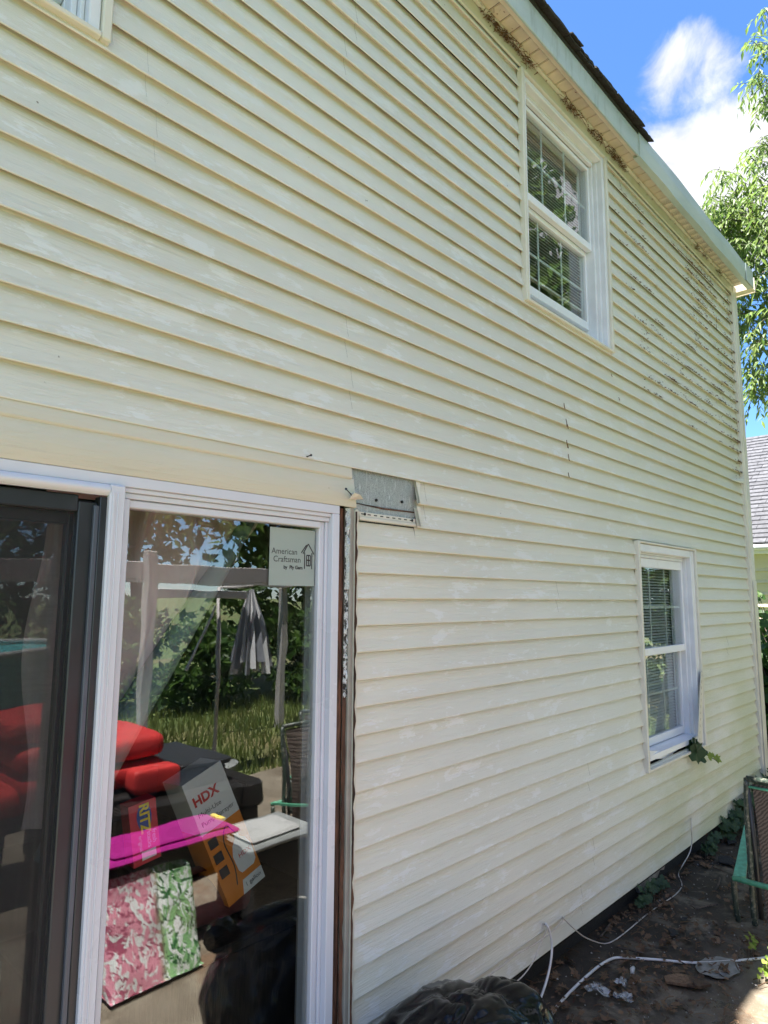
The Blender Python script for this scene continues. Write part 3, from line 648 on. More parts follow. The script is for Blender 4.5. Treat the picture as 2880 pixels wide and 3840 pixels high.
part('side_channel', M['trim_grey'], house, lambda m: (m.bbox(1.713, 1.7345, 1.828, 1.87, .115, 2.225, .003),))
part('side_trim', M['trim'], house, lambda m: (m.bbox(1.735, 1.753, 1.820, 1.845, .115, 2.21, .004),))
tag(part('crumbled_edge', M['wood'], house, lambda m: ragged(m, 1.7338, 1.7352, 1.8195, .15, 2.2, .0012, 120, 4)), kind='stuff')
# nails and torn scrap
sc = MB(); sc.add([at(1306, 1875, 1.80), at(1330, 1848, 1.785), at(1352, 1856, 1.79), at(1362, 1872, 1.82), at(1320, 1874, 1.83), at(1322, 1848, 1.82)], [(0, 1, 2, 3), (0, 3, 4), (1, 5, 2), (5, 3, 2), (0, 4, 5, 1)])
tag(sc.build('vinyl_scrap', M['trim']), 'bent torn scrap of cream vinyl by the foil patch', 'scrap')
nl = MB(); nl.tube([at(1298, 1834, 1.76), at(1318, 1856, 1.80)], .0022, 7); nl.tube([at(1297, 1833, 1.757), at(1298.6, 1834.6, 1.761)], .0045, 8)
tag(nl.build('nail', M['nail']), 'dark nail sticking out of the torn vinyl scrap by the door', 'nail', 'nails in the siding')
nl = MB(); a, c = at(1150, 1713, 1.828), at(1166, 1707, 1.80); nl.tube([a, c], .0022, 7); nl.tube([c, c+(c-a)*.08], .0045, 8); nl.tube([a+Vector((0, 0, 0)), a+(c-a)*.06], .004, 8)
tag(nl.build('nail', M['nail']), 'dark nail driven into the siding above the sliding door', 'nail', 'nails in the siding')
# ---------------------------------------------------------------- leaf makers
def lance(mb, b, d, L, W, up=Vector((0, 0, 1)), m=0):
    d = d.normalized(); s = d.cross(up); s = s.normalized() if s.length > 1e-4 else Vector((1, 0, 0)); nrm = s.cross(d)
    c = b+d*L*.45-nrm*L*.02; t = b+d*L*.95-Vector((0, 0, L*.16))
    mb.add([b, c+s*W*.5+nrm*W*.22, c, c-s*W*.5+nrm*W*.22, t], [(0, 2, 1), (0, 3, 2), (1, 2, 4), (2, 3, 4)], m)
def fan(mb, b, ux, uy, nrm, shape, sc, curl=.0, m=0):
    V = [b+nrm*0.]
    for (x, y) in shape: V.append(b+ux*x*sc+uy*y*sc+nrm*(curl*sc*(x*x*1.2-.3*y+ .25*math.sin(5*x+3*y))))
    n = len(shape); mb.add(V, [(0, 1+i, 1+(i+1) % n) for i in range(n)], m)
IVY = [(0, -.35), (.25, -.5), (.5, -.3), (.42, -.02), (.62, .22), (.3, .25), (.0, .7), (-.3, .25), (-.62, .22), (-.42, -.02), (-.5, -.3), (-.25, -.5)]
HEART = [(0, -.3), (.22, -.42), (.45, -.2), (.42, .12), (.2, .42), (0, .62), (-.2, .42), (-.42, .12), (-.45, -.2), (-.22, -.42)]
OAK = [(0, -.75), (.1, -.45), (.34, -.42), (.2, -.2), (.48, -.02), (.24, .1), (.42, .36), (.16, .4), (0, .7), (-.16, .4), (-.42, .36), (-.24, .1), (-.48, -.02), (-.2, -.2), (-.34, -.42), (-.1, -.45)]
def rvec(r): 
    v = Vector((r.gauss(0, 1), r.gauss(0, 1), r.gauss(0, 1))); return v.normalized()
def frame(n, r):
    n = n.normalized(); a = n.orthogonal().normalized(); q = r.random()*6.283; b = n.cross(a); return a*math.cos(q)+b*math.sin(q), b*math.cos(q)-a*math.sin(q), n

# ---------------------------------------------------------------- dead vine on the wall and along the soffit
r = random.Random(11); vm = MB()
def bit(p, L, w, dirv):
    d = dirv.normalized(); s = d.cross(Vector((0, -1, 0))); s = s.normalized() if s.length > .01 else Vector((1, 0, 0))
    o = Vector((0, -.004-.006*r.random(), 0)); mid = p+d*L*.5+s*L*.25*(r.random()-.5)+o
    vm.add([p-s*w, p+s*w, mid+s*w*.8, mid-s*w*.8, p+d*L+o*.3, p+Vector((0, -.003, 0))], [(0, 1, 2, 3), (3, 2, 4), (1, 0, 5)])
cl = 0
while cl < 330:
    x = 4.12+2.8*r.random()**.75; z = 3.0+2.0*r.random()
    dens = min(1, max(0, (z-3.2)/1.1))*min(1, max(.1, (x-4.0)/1.5))*max(0., .3+1.5*noise.noise((x*1.1, z*1.0, 4)))
    if x > 6.75: dens = max(dens, .6)
    if r.random() > dens: continue
    cl += 1; k = math.floor((z-1.87)/P+.0454); onb = r.random() < .8
    for q in range(r.randint(3, 13)):
        xx = min(6.9, x+r.gauss(0, .05)); zz = zk(k)+.004+.010*r.random()**2 if onb else z+r.gauss(0, .03); kk = math.floor((zz-1.87)/P+.0454); dy = LD*max(0, (zz-zk(kk))/P)
        bit(Vector((xx, WY+dy-.002, zz)), .008+.030*r.random()**2, .0014+.0024*r.random(), Vector((r.gauss(0, 1), 0, r.gauss(-.1, .3) if onb else r.gauss(-.5, .6))))
for i in range(760):      # tangles in the angle under the eave
    x = r.choice([2.66, 2.74, 2.80, 2.86, 2.94, 3.02, 3.08, 3.52, 3.60, 3.86, 3.94, 4.20, 4.26, 4.34, 5.9, 6.1, 6.5])+r.gauss(0, .04)
    if r.random() < .08: x = 2.45+4.4*r.random()
    yy = 1.785+.03*r.random() if r.random() < .96 else 1.71+.09*r.random(); zz = 5.006-.03*r.random()**2 if yy > 1.785 else 5.027
    bit(Vector((x, yy, zz)), .012+.035*r.random()**2, .0015+.0024*r.random(), Vector((r.gauss(0, 1), r.gauss(0, .4), r.gauss(-.35, .5) if yy > 1.785 else -.15*r.random())))
for i in range(26):
    x0 = r.choice([2.7, 2.9, 3.55, 3.9, 4.25])+r.gauss(0, .08); p = Vector((x0, 1.783, 5.008)); pts = [p]
    for q in range(4): pts.append(pts[-1]+Vector((r.gauss(.015, .03), r.gauss(0, .006), r.gauss(-.008, .012))))
    vm.tube(pts, .0016, 4)
for (px, py, l) in ((2115, 1512, 22), (2122, 1570, 30), (2127, 1590, 18), (2125, 1650, 30), (2128, 1665, 16), (2131, 1703, 26), (2131, 1772, 18), (2292, 1402, 10), (2320, 1490, 12), (2380, 1180, 10), (2685, 1215, 26), (2555+130, 1190, 20)):
    a, c = at(px, py, WY-.002), at(px+4, py+l, WY-.003); vm.tube([a, (a+c)/2+Vector((.004*r.gauss(0, 1), 0, 0)), c], .0022, 5)
tag(vm.build('dead_vine', M['vine_dead']), 'brown dried vine remnants clinging to the siding and soffit', 'dead vine', kind='stuff')

# ---------------------------------------------------------------- loose strip, fallen flashing, sprig at the lower window
ls = MB(); A, C = at(2629, 2520, 1.80), at(2617, 2780, 1.775)
A2, C2 = at(2638, 2522, 1.805), at(2634, 2790, 1.79)
ls.add([A, A2, C2, C, A+Vector((0, .004, 0)), A2+Vector((0, .004, 0)), C2+Vector((0, .004, 0)), C+Vector((0, .004, 0))], [(0, 1, 2, 3), (7, 6, 5, 4), (0, 4, 5, 1), (1, 5, 6, 2), (2, 6, 7, 3), (3, 7, 4, 0)])
lo = ls.build('trim_strip', M['trim']); tag(lo, 'loose cream slotted trim strip leaning on the lower window casing', 'trim strip')
for i in range(11):
    t = (i+.5)/11; p = A.lerp(C, t)*.62+A2.lerp(C2, t)*.38; dv = (C-A).normalized()
    b = MB(); s = (A2-A).normalized()*.0022; o = Vector((0, -.0012, 0)); b.add([p-dv*.009-s+o, p-dv*.009+s+o, p+dv*.009+s+o, p+dv*.009-s+o], [(0, 1, 2, 3)]); b.build('slot', M['black'], lo)
fl = MB(); q = [at(2437, 2816, 1.83), at(2570, 2812, 1.90), at(2571, 2838, 1.90), at(2440, 2848, 1.83)]
fl.prism(q, (0.0, .008, .001)); tag(fl.build('flashing', M['white']), 'fallen white flashing strip lying in the gap below the lower window', 'flashing')
sp = thing('vine_sprig', 'green leafy vine sprig growing out under the lower window', 'plant', at(2600, 2805, 1.84))
r = random.Random(5); stem = arc([at(2560, 2800, 1.90), at(2600, 2812, 1.82), at(2640, 2826, 1.77), at(2680, 2848, 1.74), at(2693, 2860, 1.735)], 5)
b = MB(); b.tube(stem, .003, 6); b.tube(arc([at(2600, 2812, 1.82), at(2618, 2840, 1.79), at(2622, 2852, 1.785)], 4), .002, 5); b.build('stem', M['leaf_shrub'], sp)
for (px, py, Y, sc, mm) in ((2590, 2803, 1.83, .10, 0), (2606, 2800, 1.80, .12, 0), (2622, 2800, 1.79, .10, 0), (2612, 2822, 1.78, .13, 0), (2626, 2834, 1.775, .10, 0), (2598, 2818, 1.81, .09, 0), (2668, 2832, 1.75, .05, 1), (2680, 2838, 1.745, .065, 1), (2692, 2846, 1.735, .06, 1), (2660, 2838, 1.75, .05, 1), (2650, 2826, 1.76, .05, 1), (2574, 2806, 1.87, .07, 0), (2634, 2812, 1.785, .08, 0)):
    b = MB(); nn = Vector((r.gauss(-.3, .35), -1, r.gauss(.5, .35))); ux, uy, nn = frame(nn, r); fan(b, at(px, py, Y), ux, uy, nn, IVY, sc, .25); b.build('leaf', M['leaf_young'] if mm else M['leaf_ivy'], sp)

# ---------------------------------------------------------------- cables and wires
s6 = 1180/1659
def p6(x, y): return (1700+x*s6, 2850+y*s6)
def cable(name, pts, rad, mat, label, cat):
    b = MB(); b.tube(arc(pts, 7), rad, 8); return tag(b.build(name, mat, smooth=True), label, cat)
cable('cable', [Vector((3.078, 1.845, .262))]+[at(*p6(x, y), Y) for x, y, Y in ((493, 870, 1.805), (514, 930, 1.795), (520, 1000, 1.785), (507, 1100, 1.775), (480, 1200, 1.765), (440, 1300, 1.75))]+[gnd(*p6(400, 1362), .008), gnd(*p6(360, 1420), .008), gnd(*p6(330, 1470), .008)], .0058, M['cable'], 'thick white cable hanging from the bottom siding to the ground', 'cable')
cable('cable', [gnd(*p6(x, y), .010) for x, y in ((440, 1480), (490, 1392), (540, 1310), (600, 1240), (660, 1180), (720, 1125), (770, 1085), (830, 1050), (880, 1042), (990, 1047), (1100, 1055), (1210, 1066), (1310, 1070), (1400, 1065), (1530, 1055), (1659, 1040), (1760, 1015))], .0066, M['cable'], 'long white cable snaking across the littered patio', 'cable')
cable('wire', [at(*p6(580, 828), 1.846)]+[at(*p6(x, y), Y) for x, y, Y in ((582, 836, 1.80), (640, 893, 1.79), (700, 938, 1.79))]+[gnd(*p6(x, y), .006) for x, y in ((790, 968), (850, 950), (930, 890), (1000, 830), (1080, 770), (1170, 710), (1205, 660), (1187, 603))]+[at(*p6(x, y), 1.79) for x, y in ((1206, 560), (1245, 490), (1258, 430), (1255, 360))]+[at(*p6(1253, 300), 1.846)], .0033, M['wire'], 'thin white wire looping from the siding over the ground', 'wire')
cable('wire', [at(*p6(x, y), Y) for x, y, Y in ((578, 828, 1.846), (572, 850, 1.80), (520, 905, 1.796), (440, 965, 1.80), (340, 1022, 1.80), (260, 1085, 1.80), (170, 1150, 1.80), (60, 1235, 1.80))], .0024, M['wire'], 'thin wire running along the bottom siding behind the black bag', 'wire')
cable('wire', [at(*p6(x, y), Y) for x, y, Y in ((490, 862, 1.846), (494, 890, 1.80), (470, 945, 1.80), (452, 985, 1.79), (420, 1065, 1.785), (360, 1145, 1.78), (285, 1200, 1.77), (240, 1235, 1.765))], .0026, M['wire'], 'thin wire drooping from the bottom siding to the black bag', 'wire')

# ---------------------------------------------------------------- black bin bag
def make_bag():
    b = MB(); c = Vector((1.90, 1.44, .0)); nu, nv = 150, 90
    def f(u, v):
        th = 2*math.pi*u; ph = math.pi*v; d = Vector((math.cos(th)*math.sin(ph), math.sin(th)*math.sin(ph), -math.cos(ph)))
        p = Vector((d.x*.44, d.y*.31, .27+d.z*.30))
        dk = Vector((-.45, -.25, .85)).normalized(); g = d.angle(dk, 0.); e1 = dk.orthogonal().normalized(); e2 = dk.cross(e1); al = math.atan2(d.dot(e2), d.dot(e1)); fade = min(1, g/.35)*max(0, 1-g/2.3)
        rad = abs(noise.noise((math.cos(al)*2.6, math.sin(al)*2.6, g*.5)))+.5*abs(noise.noise((math.cos(al)*6, math.sin(al)*6, g*.9+3)))
        fold = abs(noise.noise((d.x*2.6+3, d.y*2.6, d.z*1.6)))**.7; f2 = abs(noise.noise((d.x*6, d.y*6+4, d.z*4)))
        n2 = noise.noise((d.x*1.9+.4*noise.noise((d.x*3, d.y*3, d.z*3)), d.y*1.9, d.z*1.5+9)); n3 = noise.noise((d.x*3.4+7, d.y*3.4, d.z*2.6+.6*noise.noise((d.z*3, d.x*3, 2))))
        cr = lambda n, w_: max(0., 1-abs(n)/w_)**1.5
        q = 1+.12*noise.noise((d.x*1.5, d.y*1.5, d.z*1.5+5))-.06*cr(n2, .16)+.03*cr(n2-.25, .12)-.018*cr(n3, .14)-.03*fade*cr(rad-.25, .2)
        p = Vector((p.x*q, p.y*q, max(0.015, .27+(p.z-.27)*q))); return c+p
    b.grid(f, nu, nv); return b
bag = thing('garbage_bag', 'full black plastic garbage bag against the siding by the door', 'bag', (1.93, 1.44, 0))
make_bag().build('bag_body', M['bag'], bag, True)
b = MB(); b.tube(arc([(1.70, 1.33, .44), (1.66, 1.29, .50), (1.61, 1.30, .53), (1.56, 1.34, .52)], 4), [.05, .045, .035, .03, .03, .035, .04, .045, .05, .05, .055, .055, .06], 10); b.build('tied_neck', M['bag'], bag, True)

# ---------------------------------------------------------------- green patio chairs
O = Vector((4.40, 1.25, 0))
chair = thing('patio_chair', 'green metal patio chair with brown sling standing beside the siding', 'chair', O, 'green patio chairs')
W_ = .54
def tubep(name, pts, rad, mat): b = MB(); b.tube(arc(pts, 4), rad, 9); b.build(name, mat, chair, True)
for sgn, dy in ((0, 0), (1, -W_)):
    D = Vector((0, dy, 0))
    tubep('back_post', [O+D+Vector(v) for v in ((.0, 0, .016), (-.012, 0, .10), (-.03, -.004, .4), (-.055, -.01, .62), (-.095, -.03, .845))], .0165, M['tube'])
    tubep('leg', [O+D+Vector(v) for v in ((-.01, .085 if not sgn else -.085, .016), (-.035, .088 if not sgn else -.088, .10), (-.055, .085 if not sgn else -.085, .262))], .0165, M['tube'])
    b = MB()
    if not sgn: n0, n1, fr = gnd(2748.7, 3284, .285), gnd(2797, 3286, .285), atX(2803, 3093, 4.92)
    else:
        n0, n1, fr = [Vector((v.x, 2*(O.y-W_/2)-v.y, v.z)) for v in (gnd(2748.7, 3284, .285), gnd(2797, 3286, .285), atX(2803, 3093, 4.92))]
    e = (n1-n0).normalized()*.02
    b.prism([n0, n1, fr+e, fr-e] if not sgn else [n0, fr-e, fr+e, n1], (0, 0, -.016)); b.build('armrest', M['green_metal'], chair)
b = MB(); top = O+Vector((-.095, -.03, .845)); b.tube([top, top+Vector((.0, -W_+.06, .0))], .0175, 9); b.build('top_rail', M['tube'], chair, True)
b = MB(); t2 = O+Vector((-.09, -.035, .80)); b.tube([t2, t2+Vector((0, -W_+.07, 0))], .008, 8); b.build('cross_bar', M['green_metal'], chair, True)
b = MB(); a = gnd(2748.7, 3292, .272); b.tube([a, Vector((a.x+.01, 2*(O.y-W_/2)-a.y, a.z))], .0155, 10); b.build('stretcher', M['green_metal'], chair, True)
b = MB(); b.grid(lambda u, v: (O.x+.03-.115*v**1.5+.02*math.sin(math.pi*u)*math.sin(math.pi*v), O.y-.055-(W_-.11)*u, .05+.77*v), 12, 16); sl_ = b.build('sling', M['sling'], chair, True)
b = MB()
for yy in (-.030, -W_+.030): b.tube([O+Vector((.02, yy, .05)), O+Vector((-.01, yy, .4)), O+Vector((-.085, yy-.008*0, .80))], .014, 8)
tag(b.build('sling_rail', M['black_plastic'], chair, True), kind='stuff')
b = MB(); b.grid(lambda u, v: (O.x+.05+.05*v, O.y-.06-(W_-.12)*u, .06+.42*v), 6, 6); b.build('folded_seat', M['sling'], chair, True)
for i, (x, y, rz, lab) in enumerate(((3.32, -.50, math.pi/2, 'green framed patio chair reflected in the glass beside the wicker sofa'), (3.85, -.95, math.pi/2+.2, 'farther green patio chair reflected in the glass behind the nearer one'))):
    c = copy_tree(chair); c.location = (x, y, 0); c.rotation_euler.z = rz; c['label'] = lab

# ---------------------------------------------------------------- litter on the patio
r = random.Random(21)
leafmeshes = []
for i in range(5):
    b = MB(); fan(b, Vector((0, 0, .004)), Vector((1, 0, 0)), Vector((0, 1, 0)), Vector((0, 0, 1)), [(x*(1+.15*r.gauss(0, 1)), y*(1+.1*r.gauss(0, 1))) for x, y in OAK], .055, .35+.3*r.random())
    me = b.build('tmp', M['leaf_dead']); leafmeshes.append(me.data); bpy.data.objects.remove(me)
spots = [(1040, 790), (905, 1065), (895, 1115), (800, 1140), (960, 1165), (700, 1200), (660, 1240), (820, 1220), (560, 1070), (610, 1060), (1560, 965), (1600, 975), (1190, 1120), (540, 1140), (760, 1370), (820, 1375), (1010, 1110), (1080, 1170), (870, 1190), (640, 1130), (1230, 600), (1330, 560), (1130, 760), (930, 1230), (1010, 1210), (720, 1160), (1440, 1110), (580, 1200), (1200, 1180), (990, 1000)]
for i, (x, y) in enumerate(spots):
    p = gnd(*p6(x, y), .014); o = bpy.data.objects.new('dry_leaf', leafmeshes[i % 5]); col.objects.link(o); o.location = p; o.rotation_euler = (r.gauss(0, .25), r.gauss(0, .25), r.random()*6.28); s = .7+.7*r.random(); o.scale = (s, s, s)
    tag(o, 'dry brown fallen leaf lying on the dirty patio', 'leaf', 'dry leaves on the patio')
lit = MB()
for i in range(2600):
    x = 2.3+4.6*r.random()**1.3; y = 1.86-.75*r.random()**1.5
    if noise.noise((x*2.1, y*2.6, 0)) < -.15+.3*(1.6-y): continue
    ux, uy, nn = frame(Vector((r.gauss(0, .35), r.gauss(0, .35), 1)), r); fan(lit, Vector((x, y, .016+.012*r.random())), ux, uy, nn, OAK, .012+.028*r.random()**2, .3)
for i in range(420):
    x = 2.3+4.6*r.random(); y = 1.85-.8*r.random()**1.6; a = r.random()*6.28; L = .02+.07*r.random()**2; d = Vector((math.cos(a), math.sin(a), .02))*L
    lit.tube([(x, y, .014), Vector((x, y, .018))+d*.5+Vector((.006*r.gauss(0, 1), .006*r.gauss(0, 1), 0)), Vector((x, y, .014))+d], .0014+.0016*r.random(), 4)
tag(lit.build('leaf_litter', M['leaf_dead']), 'dark crumbled leaf litter and twigs along the foot of the siding', 'leaf litter', kind='stuff')
peb = MB()
for i in range(380):
    x = 2.4+3.8*r.random(); y = .8+1.0*r.random(); s = .0025+.004*r.random()**2
    peb.add([(x-s, y, .013), (x, y-s, .013), (x+s, y, .013), (x, y+s, .013), (x, y, .013+s*1.1)], [(0, 1, 4), (1, 2, 4), (2, 3, 4), (3, 0, 4)])
tag(peb.build('grit', M['rock']), 'small pale grit scattered over the concrete', 'grit', kind='stuff')
def scrap(name, pts, h, mat, label, cat, group=None, z=.016):
    P6 = [gnd(*p6(x, y), z) for x, y in pts]
    if (P6[1]-P6[0]).cross(P6[2]-P6[0]).z < 0: P6 = P6[::-1]
    P6 = [q+Vector((0, 0, .006*noise.noise((q.x*30, q.y*30, 1)))) for q in P6]
    b = MB(); b.prism(P6[::-1], (0, 0, h)); return tag(b.build(name, mat), label, cat, group)
scrap('board', [(1112, 1150), (1180, 1138), (1250, 1150), (1330, 1172), (1362, 1198), (1300, 1208), (1190, 1190), (1120, 1178)], .012, M['board'], 'brown splintered board lying on the patio beside the white cable', 'board')
scrap('shingle_scrap', [(1135, 897), (1165, 890), (1192, 925), (1150, 934)], .006, M['tarpaper'], 'small black shingle scrap alone on the concrete', 'shingle scrap')
scrap('shingle_scrap', [(1395, 515), (1440, 508), (1500, 540), (1488, 560), (1400, 540)], .008, M['tarpaper'], 'wide black shingle scrap near the green chair', 'shingle scrap')
scrap('shingle_scrap', [(1440, 415), (1485, 408), (1495, 440), (1450, 445)], .008, M['tarpaper'], 'black shingle scrap by the ivy at the house corner', 'shingle scrap')
scrap('shingle_scrap', [(1205, 832), (1235, 836), (1222, 850), (1200, 848)], .006, M['tarpaper'], 'tiny black shingle scrap on the concrete beyond the twig', 'shingle scrap')
cp = gnd(*p6(1395, 1108), .0); b = MB(); b.prism([cp+Vector(((.13+.05*noise.noise((math.cos(q*.2618)*2, math.sin(q*.2618)*2, 4)))*math.cos(q*.2618)*.9+.05*math.sin(q*.2618), (.075+.03*noise.noise((math.cos(q*.2618)*3, math.sin(q*.2618)*3, 8)))*math.sin(q*.2618)-.05*math.cos(q*.2618), .014)) for q in range(24)], (0, 0, .0016)); tag(b.build('cement_patch', M['cement']), kind='structure')
def film(name, x, y, w, h, mat, label, cat, seed):
    c = gnd(*p6(x, y), .02); b = MB(); b.grid(lambda u, v: c+Vector(((u-.5)*w, (v-.5)*h*(1-.5*u), .008+.022*noise.noise((u*3+seed, v*3, seed))+.012*abs(math.sin(u*5+v*3+seed))))+Vector((.015*noise.noise((v*5, seed, 1)), .015*noise.noise((u*5, seed, 2)), 0)), 10, 10); return tag(b.build(name, mat, smooth=True), label, cat)
film('plastic_scrap', 770, 1225, .07, .13, M['plastic_film'], 'torn clear plastic scrap among the dry leaves', 'plastic scrap', 1)
film('plastic_scrap', 885, 1185, .06, .06, M['plastic_film'], 'small crumpled plastic scrap beside the white chunk', 'plastic scrap', 4)
film('plastic_scrap', 905, 1265, .06, .09, M['plastic_film'], 'pale plastic scrap nearest the bottom edge of the litter', 'plastic scrap', 7)
b = MB(); c = gnd(*p6(948, 1122), .02); b.tube([c+Vector((-.012, 0, .0)), c+Vector((.005, .006, .012)), c+Vector((.02, .004, .016))], [.009, .012, .008], 8); tag(b.build('foam_chunk', M['white_plastic'], smooth=True), 'small white foam chunk among the brown leaves', 'foam chunk')
for (pts, lab) in (([(775, 935), (800, 900), (835, 850)], 'short grey stick leaning under the siding edge'), ([(1280, 785), (1340, 770), (1395, 762)], 'thin twig lying on the open concrete'), ([(1380, 690), (1400, 650), (1405, 620)], 'bent dark twig lying near the green chair'), ([(860, 985), (920, 1000), (1000, 1018)], 'thin dark stick lying beside the long cable')):
    b = MB(); b.tube(arc([gnd(*p6(x, y), .018) for x, y in pts], 4), .005, 6); tag(b.build('stick', M['bark'], smooth=True), lab, 'stick', 'sticks on the patio')
b = MB(); fz = [(4.25, .115), (4.30, .03), (4.34, .05), (4.38, .012), (4.44, .035), (4.47, .015), (4.52, .06), (4.58, .04), (4.63, .075), (4.70, .06), (4.76, .115)]
b.prism([(x, 1.878, z) for x, z in fz], (0, .02, 0)); tag(b.build('foam_board', M['rock']), 'jagged pale foam board hanging below the bottom siding', 'foam board')
def ivy(name, label, pts, rad, n, mat, seed, sc=.06, shape=IVY, wallish=True):
    r = random.Random(seed); c = sum((Vector(p) for p in pts), Vector())/len(pts); t = thing(name, label, 'plant', (c.x, c.y, 0))
    st = MB(); lf = MB()
    for i in range(n):
        a, b_ = r.choice(pts), r.choice(pts); p = Vector(a).lerp(Vector(b_), r.random()*.5)+Vector((r.gauss(0, rad), r.gauss(0, rad*.5), abs(r.gauss(0, rad)))); p.y = min(p.y, 1.81)
        ux, uy, nn = frame(Vector((r.gauss(-.4, .4), r.gauss(-.7, .3), .8)), r); fan(lf, p, ux, uy, nn, shape, sc*(.6+.7*r.random()), .2)
        if i % 3 == 0: st.tube([(p.x, p.y, .0), (p.x+.01, p.y, p.z*.5), p], .0018, 4)
    st.build('stems', M['bark'], t); lf.build('foliage', mat, t)
    return t
ivy('ivy_plant', 'dark green ivy growing at the far corner of the house', [(5.9, 1.78, .06), (6.2, 1.76, .14), (6.5, 1.74, .2), (6.8, 1.74, .25), (5.7, 1.8, .05)], .05, 190, M['leaf_ivy'], 3, .06)
ivy('ivy_plant', 'small ivy clump growing under the bottom siding', [(4.15, 1.80, .04), (4.3, 1.80, .05), (4.5, 1.80, .03)], .03, 50, M['leaf_ivy'], 4, .042)
ivy('ivy_plant', 'small ivy clump midway along the foot of the wall', [(5.3, 1.79, .04), (5.42, 1.78, .06)], .03, 40, M['leaf_ivy'], 6, .048)
g = gnd(*p6(1640, 1160), 0.)
ivy('weed', 'bright green weed in the sun at the patio edge', [(g.x, g.y, .03), (g.x+.1, g.y-.06, .05), (g.x+.05, g.y-.12, .06)], .03, 60, M['leaf_young'], 8, .03, HEART)
g = gnd(*p6(1575, 1040), 0.)
ivy('weed', 'tiny spindly weed sprouting beside the long white cable', [(g.x, g.y, .05), (g.x+.02, g.y, .09)], .018, 14, M['leaf_young'], 9, .022, HEART)

# ---------------------------------------------------------------- neighbour's house
nb = thing('neighbour_house', 'neighbouring house with pale yellow siding and grey shingle roof', 'house', (14.8, 7, 0))
NX = 11.8
for i in range(14):
    z = .05+i*.19
    if z+.19 > 2.62: break
    part('siding_course', M['nb_siding'], nb, lambda m: m.add([(NX-.022, 1.5, z), (NX-.002, 1.5, z+.05), (NX, 1.5, z+.19), (NX-.022, 13, z), (NX-.002, 13, z+.05), (NX, 13, z+.19), (NX, 1.5, z-.004), (NX, 13, z-.004)], [(0, 1, 4, 3), (1, 2, 5, 4), (6, 0, 3, 7)]))
part('wall', M['nb_siding'], nb, lambda m: m.box(NX+.005, 18.2, 1.5, 13, 0, 2.60))
part('soffit', M['white'], nb, lambda m: m.box(NX-.10, NX, 1.4, 13.3, 2.60, 2.63))
part('fascia', M['white'], nb, lambda m: m.bbox(NX-.13, NX-.102, 1.4, 13.3, 2.60, 2.75, .004))
part('gutter', M['white'], nb, lambda m: m.tube([(NX-.18, 1.4, 2.70), (NX-.18, 13.3, 2.70)], .048, 10), True)
def rf(m):
    n = 30
    for i in range(n):
        t0, t1 = i/n, (i+1)/n
        x0, z0 = NX-.2+3.42*t0, 2.762+2.5*t0; x1, z1 = NX-.2+3.42*t1, 2.762+2.5*t1
        y = 1.3-.1*(i % 2)
        while y < 13.4:
            w_ = .30; m.box(0, 0, 0, 0, 0, 0) if False else None
            dz = .010*((math.sin(i*12.9+y*7.3)*43758.5) % 1)
            m.add([(x0, y, z0+.022+dz), (x0, y+w_-.006, z0+.022+dz), (x1, y+w_-.006, z1+.006), (x1, y, z1+.006), (x0, y, z0), (x0, y+w_-.006, z0)], [(0, 1, 2, 3), (4, 5, 1, 0), (1, 5, 2), (4, 0, 3)]); y += w_
    m.add([(NX+3.22, 1.3, 5.262), (NX+3.22, 13.4, 5.262), (NX+6.8, 13.4, 2.76), (NX+6.8, 1.3, 2.76)], [(0, 1, 2, 3)])
tag(part('roof', M['shingle_grey'], nb, rf), kind='stuff')
part('gable', M['nb_siding'], nb, lambda m: (m.prism([(NX-.1, 1.5, 2.64), (NX+6.7, 1.5, 2.64), (NX+3.22, 1.5, 5.2)], (0, .05, 0)),))

# ---------------------------------------------------------------- trees
def droop_cluster(mb, tw, c, r, n=7, L=.42, leafL=.125, leafW=.034, per=8):
    for i in range(n):
        d = rvec(r); d.z = d.z*.5+.1; d.normalize(); p = c+rvec(r)*.05; step = L/per*(.7+.6*r.random()); pts = [p.copy()]
        for j in range(per):
            d = (d+Vector((0, 0, -.14))+rvec(r)*.12).normalized(); p = p+d*step; pts.append(p.copy())
            sd = d.cross(Vector((0, 0, 1))); sd = sd.normalized() if sd.length > .01 else Vector((1, 0, 0))
            ld = d*.45+sd*(.7 if j % 2 else -.7)+Vector((0, 0, -.45-.3*r.random()))+rvec(r)*.3
            lance(mb, p, ld, leafL*(.6+.6*r.random()), leafW*(.8+.5*r.random()), rvec(r)*.5+Vector((0, 0, 1)))
        tw.tube([pts[0], pts[len(pts)//2], pts[-1]], [.004, .003, .0015], 4)
r = random.Random(77)
pt = thing('fruit_tree', 'tree with drooping narrow light green leaves behind the house corner', 'tree', (9.45, 1.05, 0))
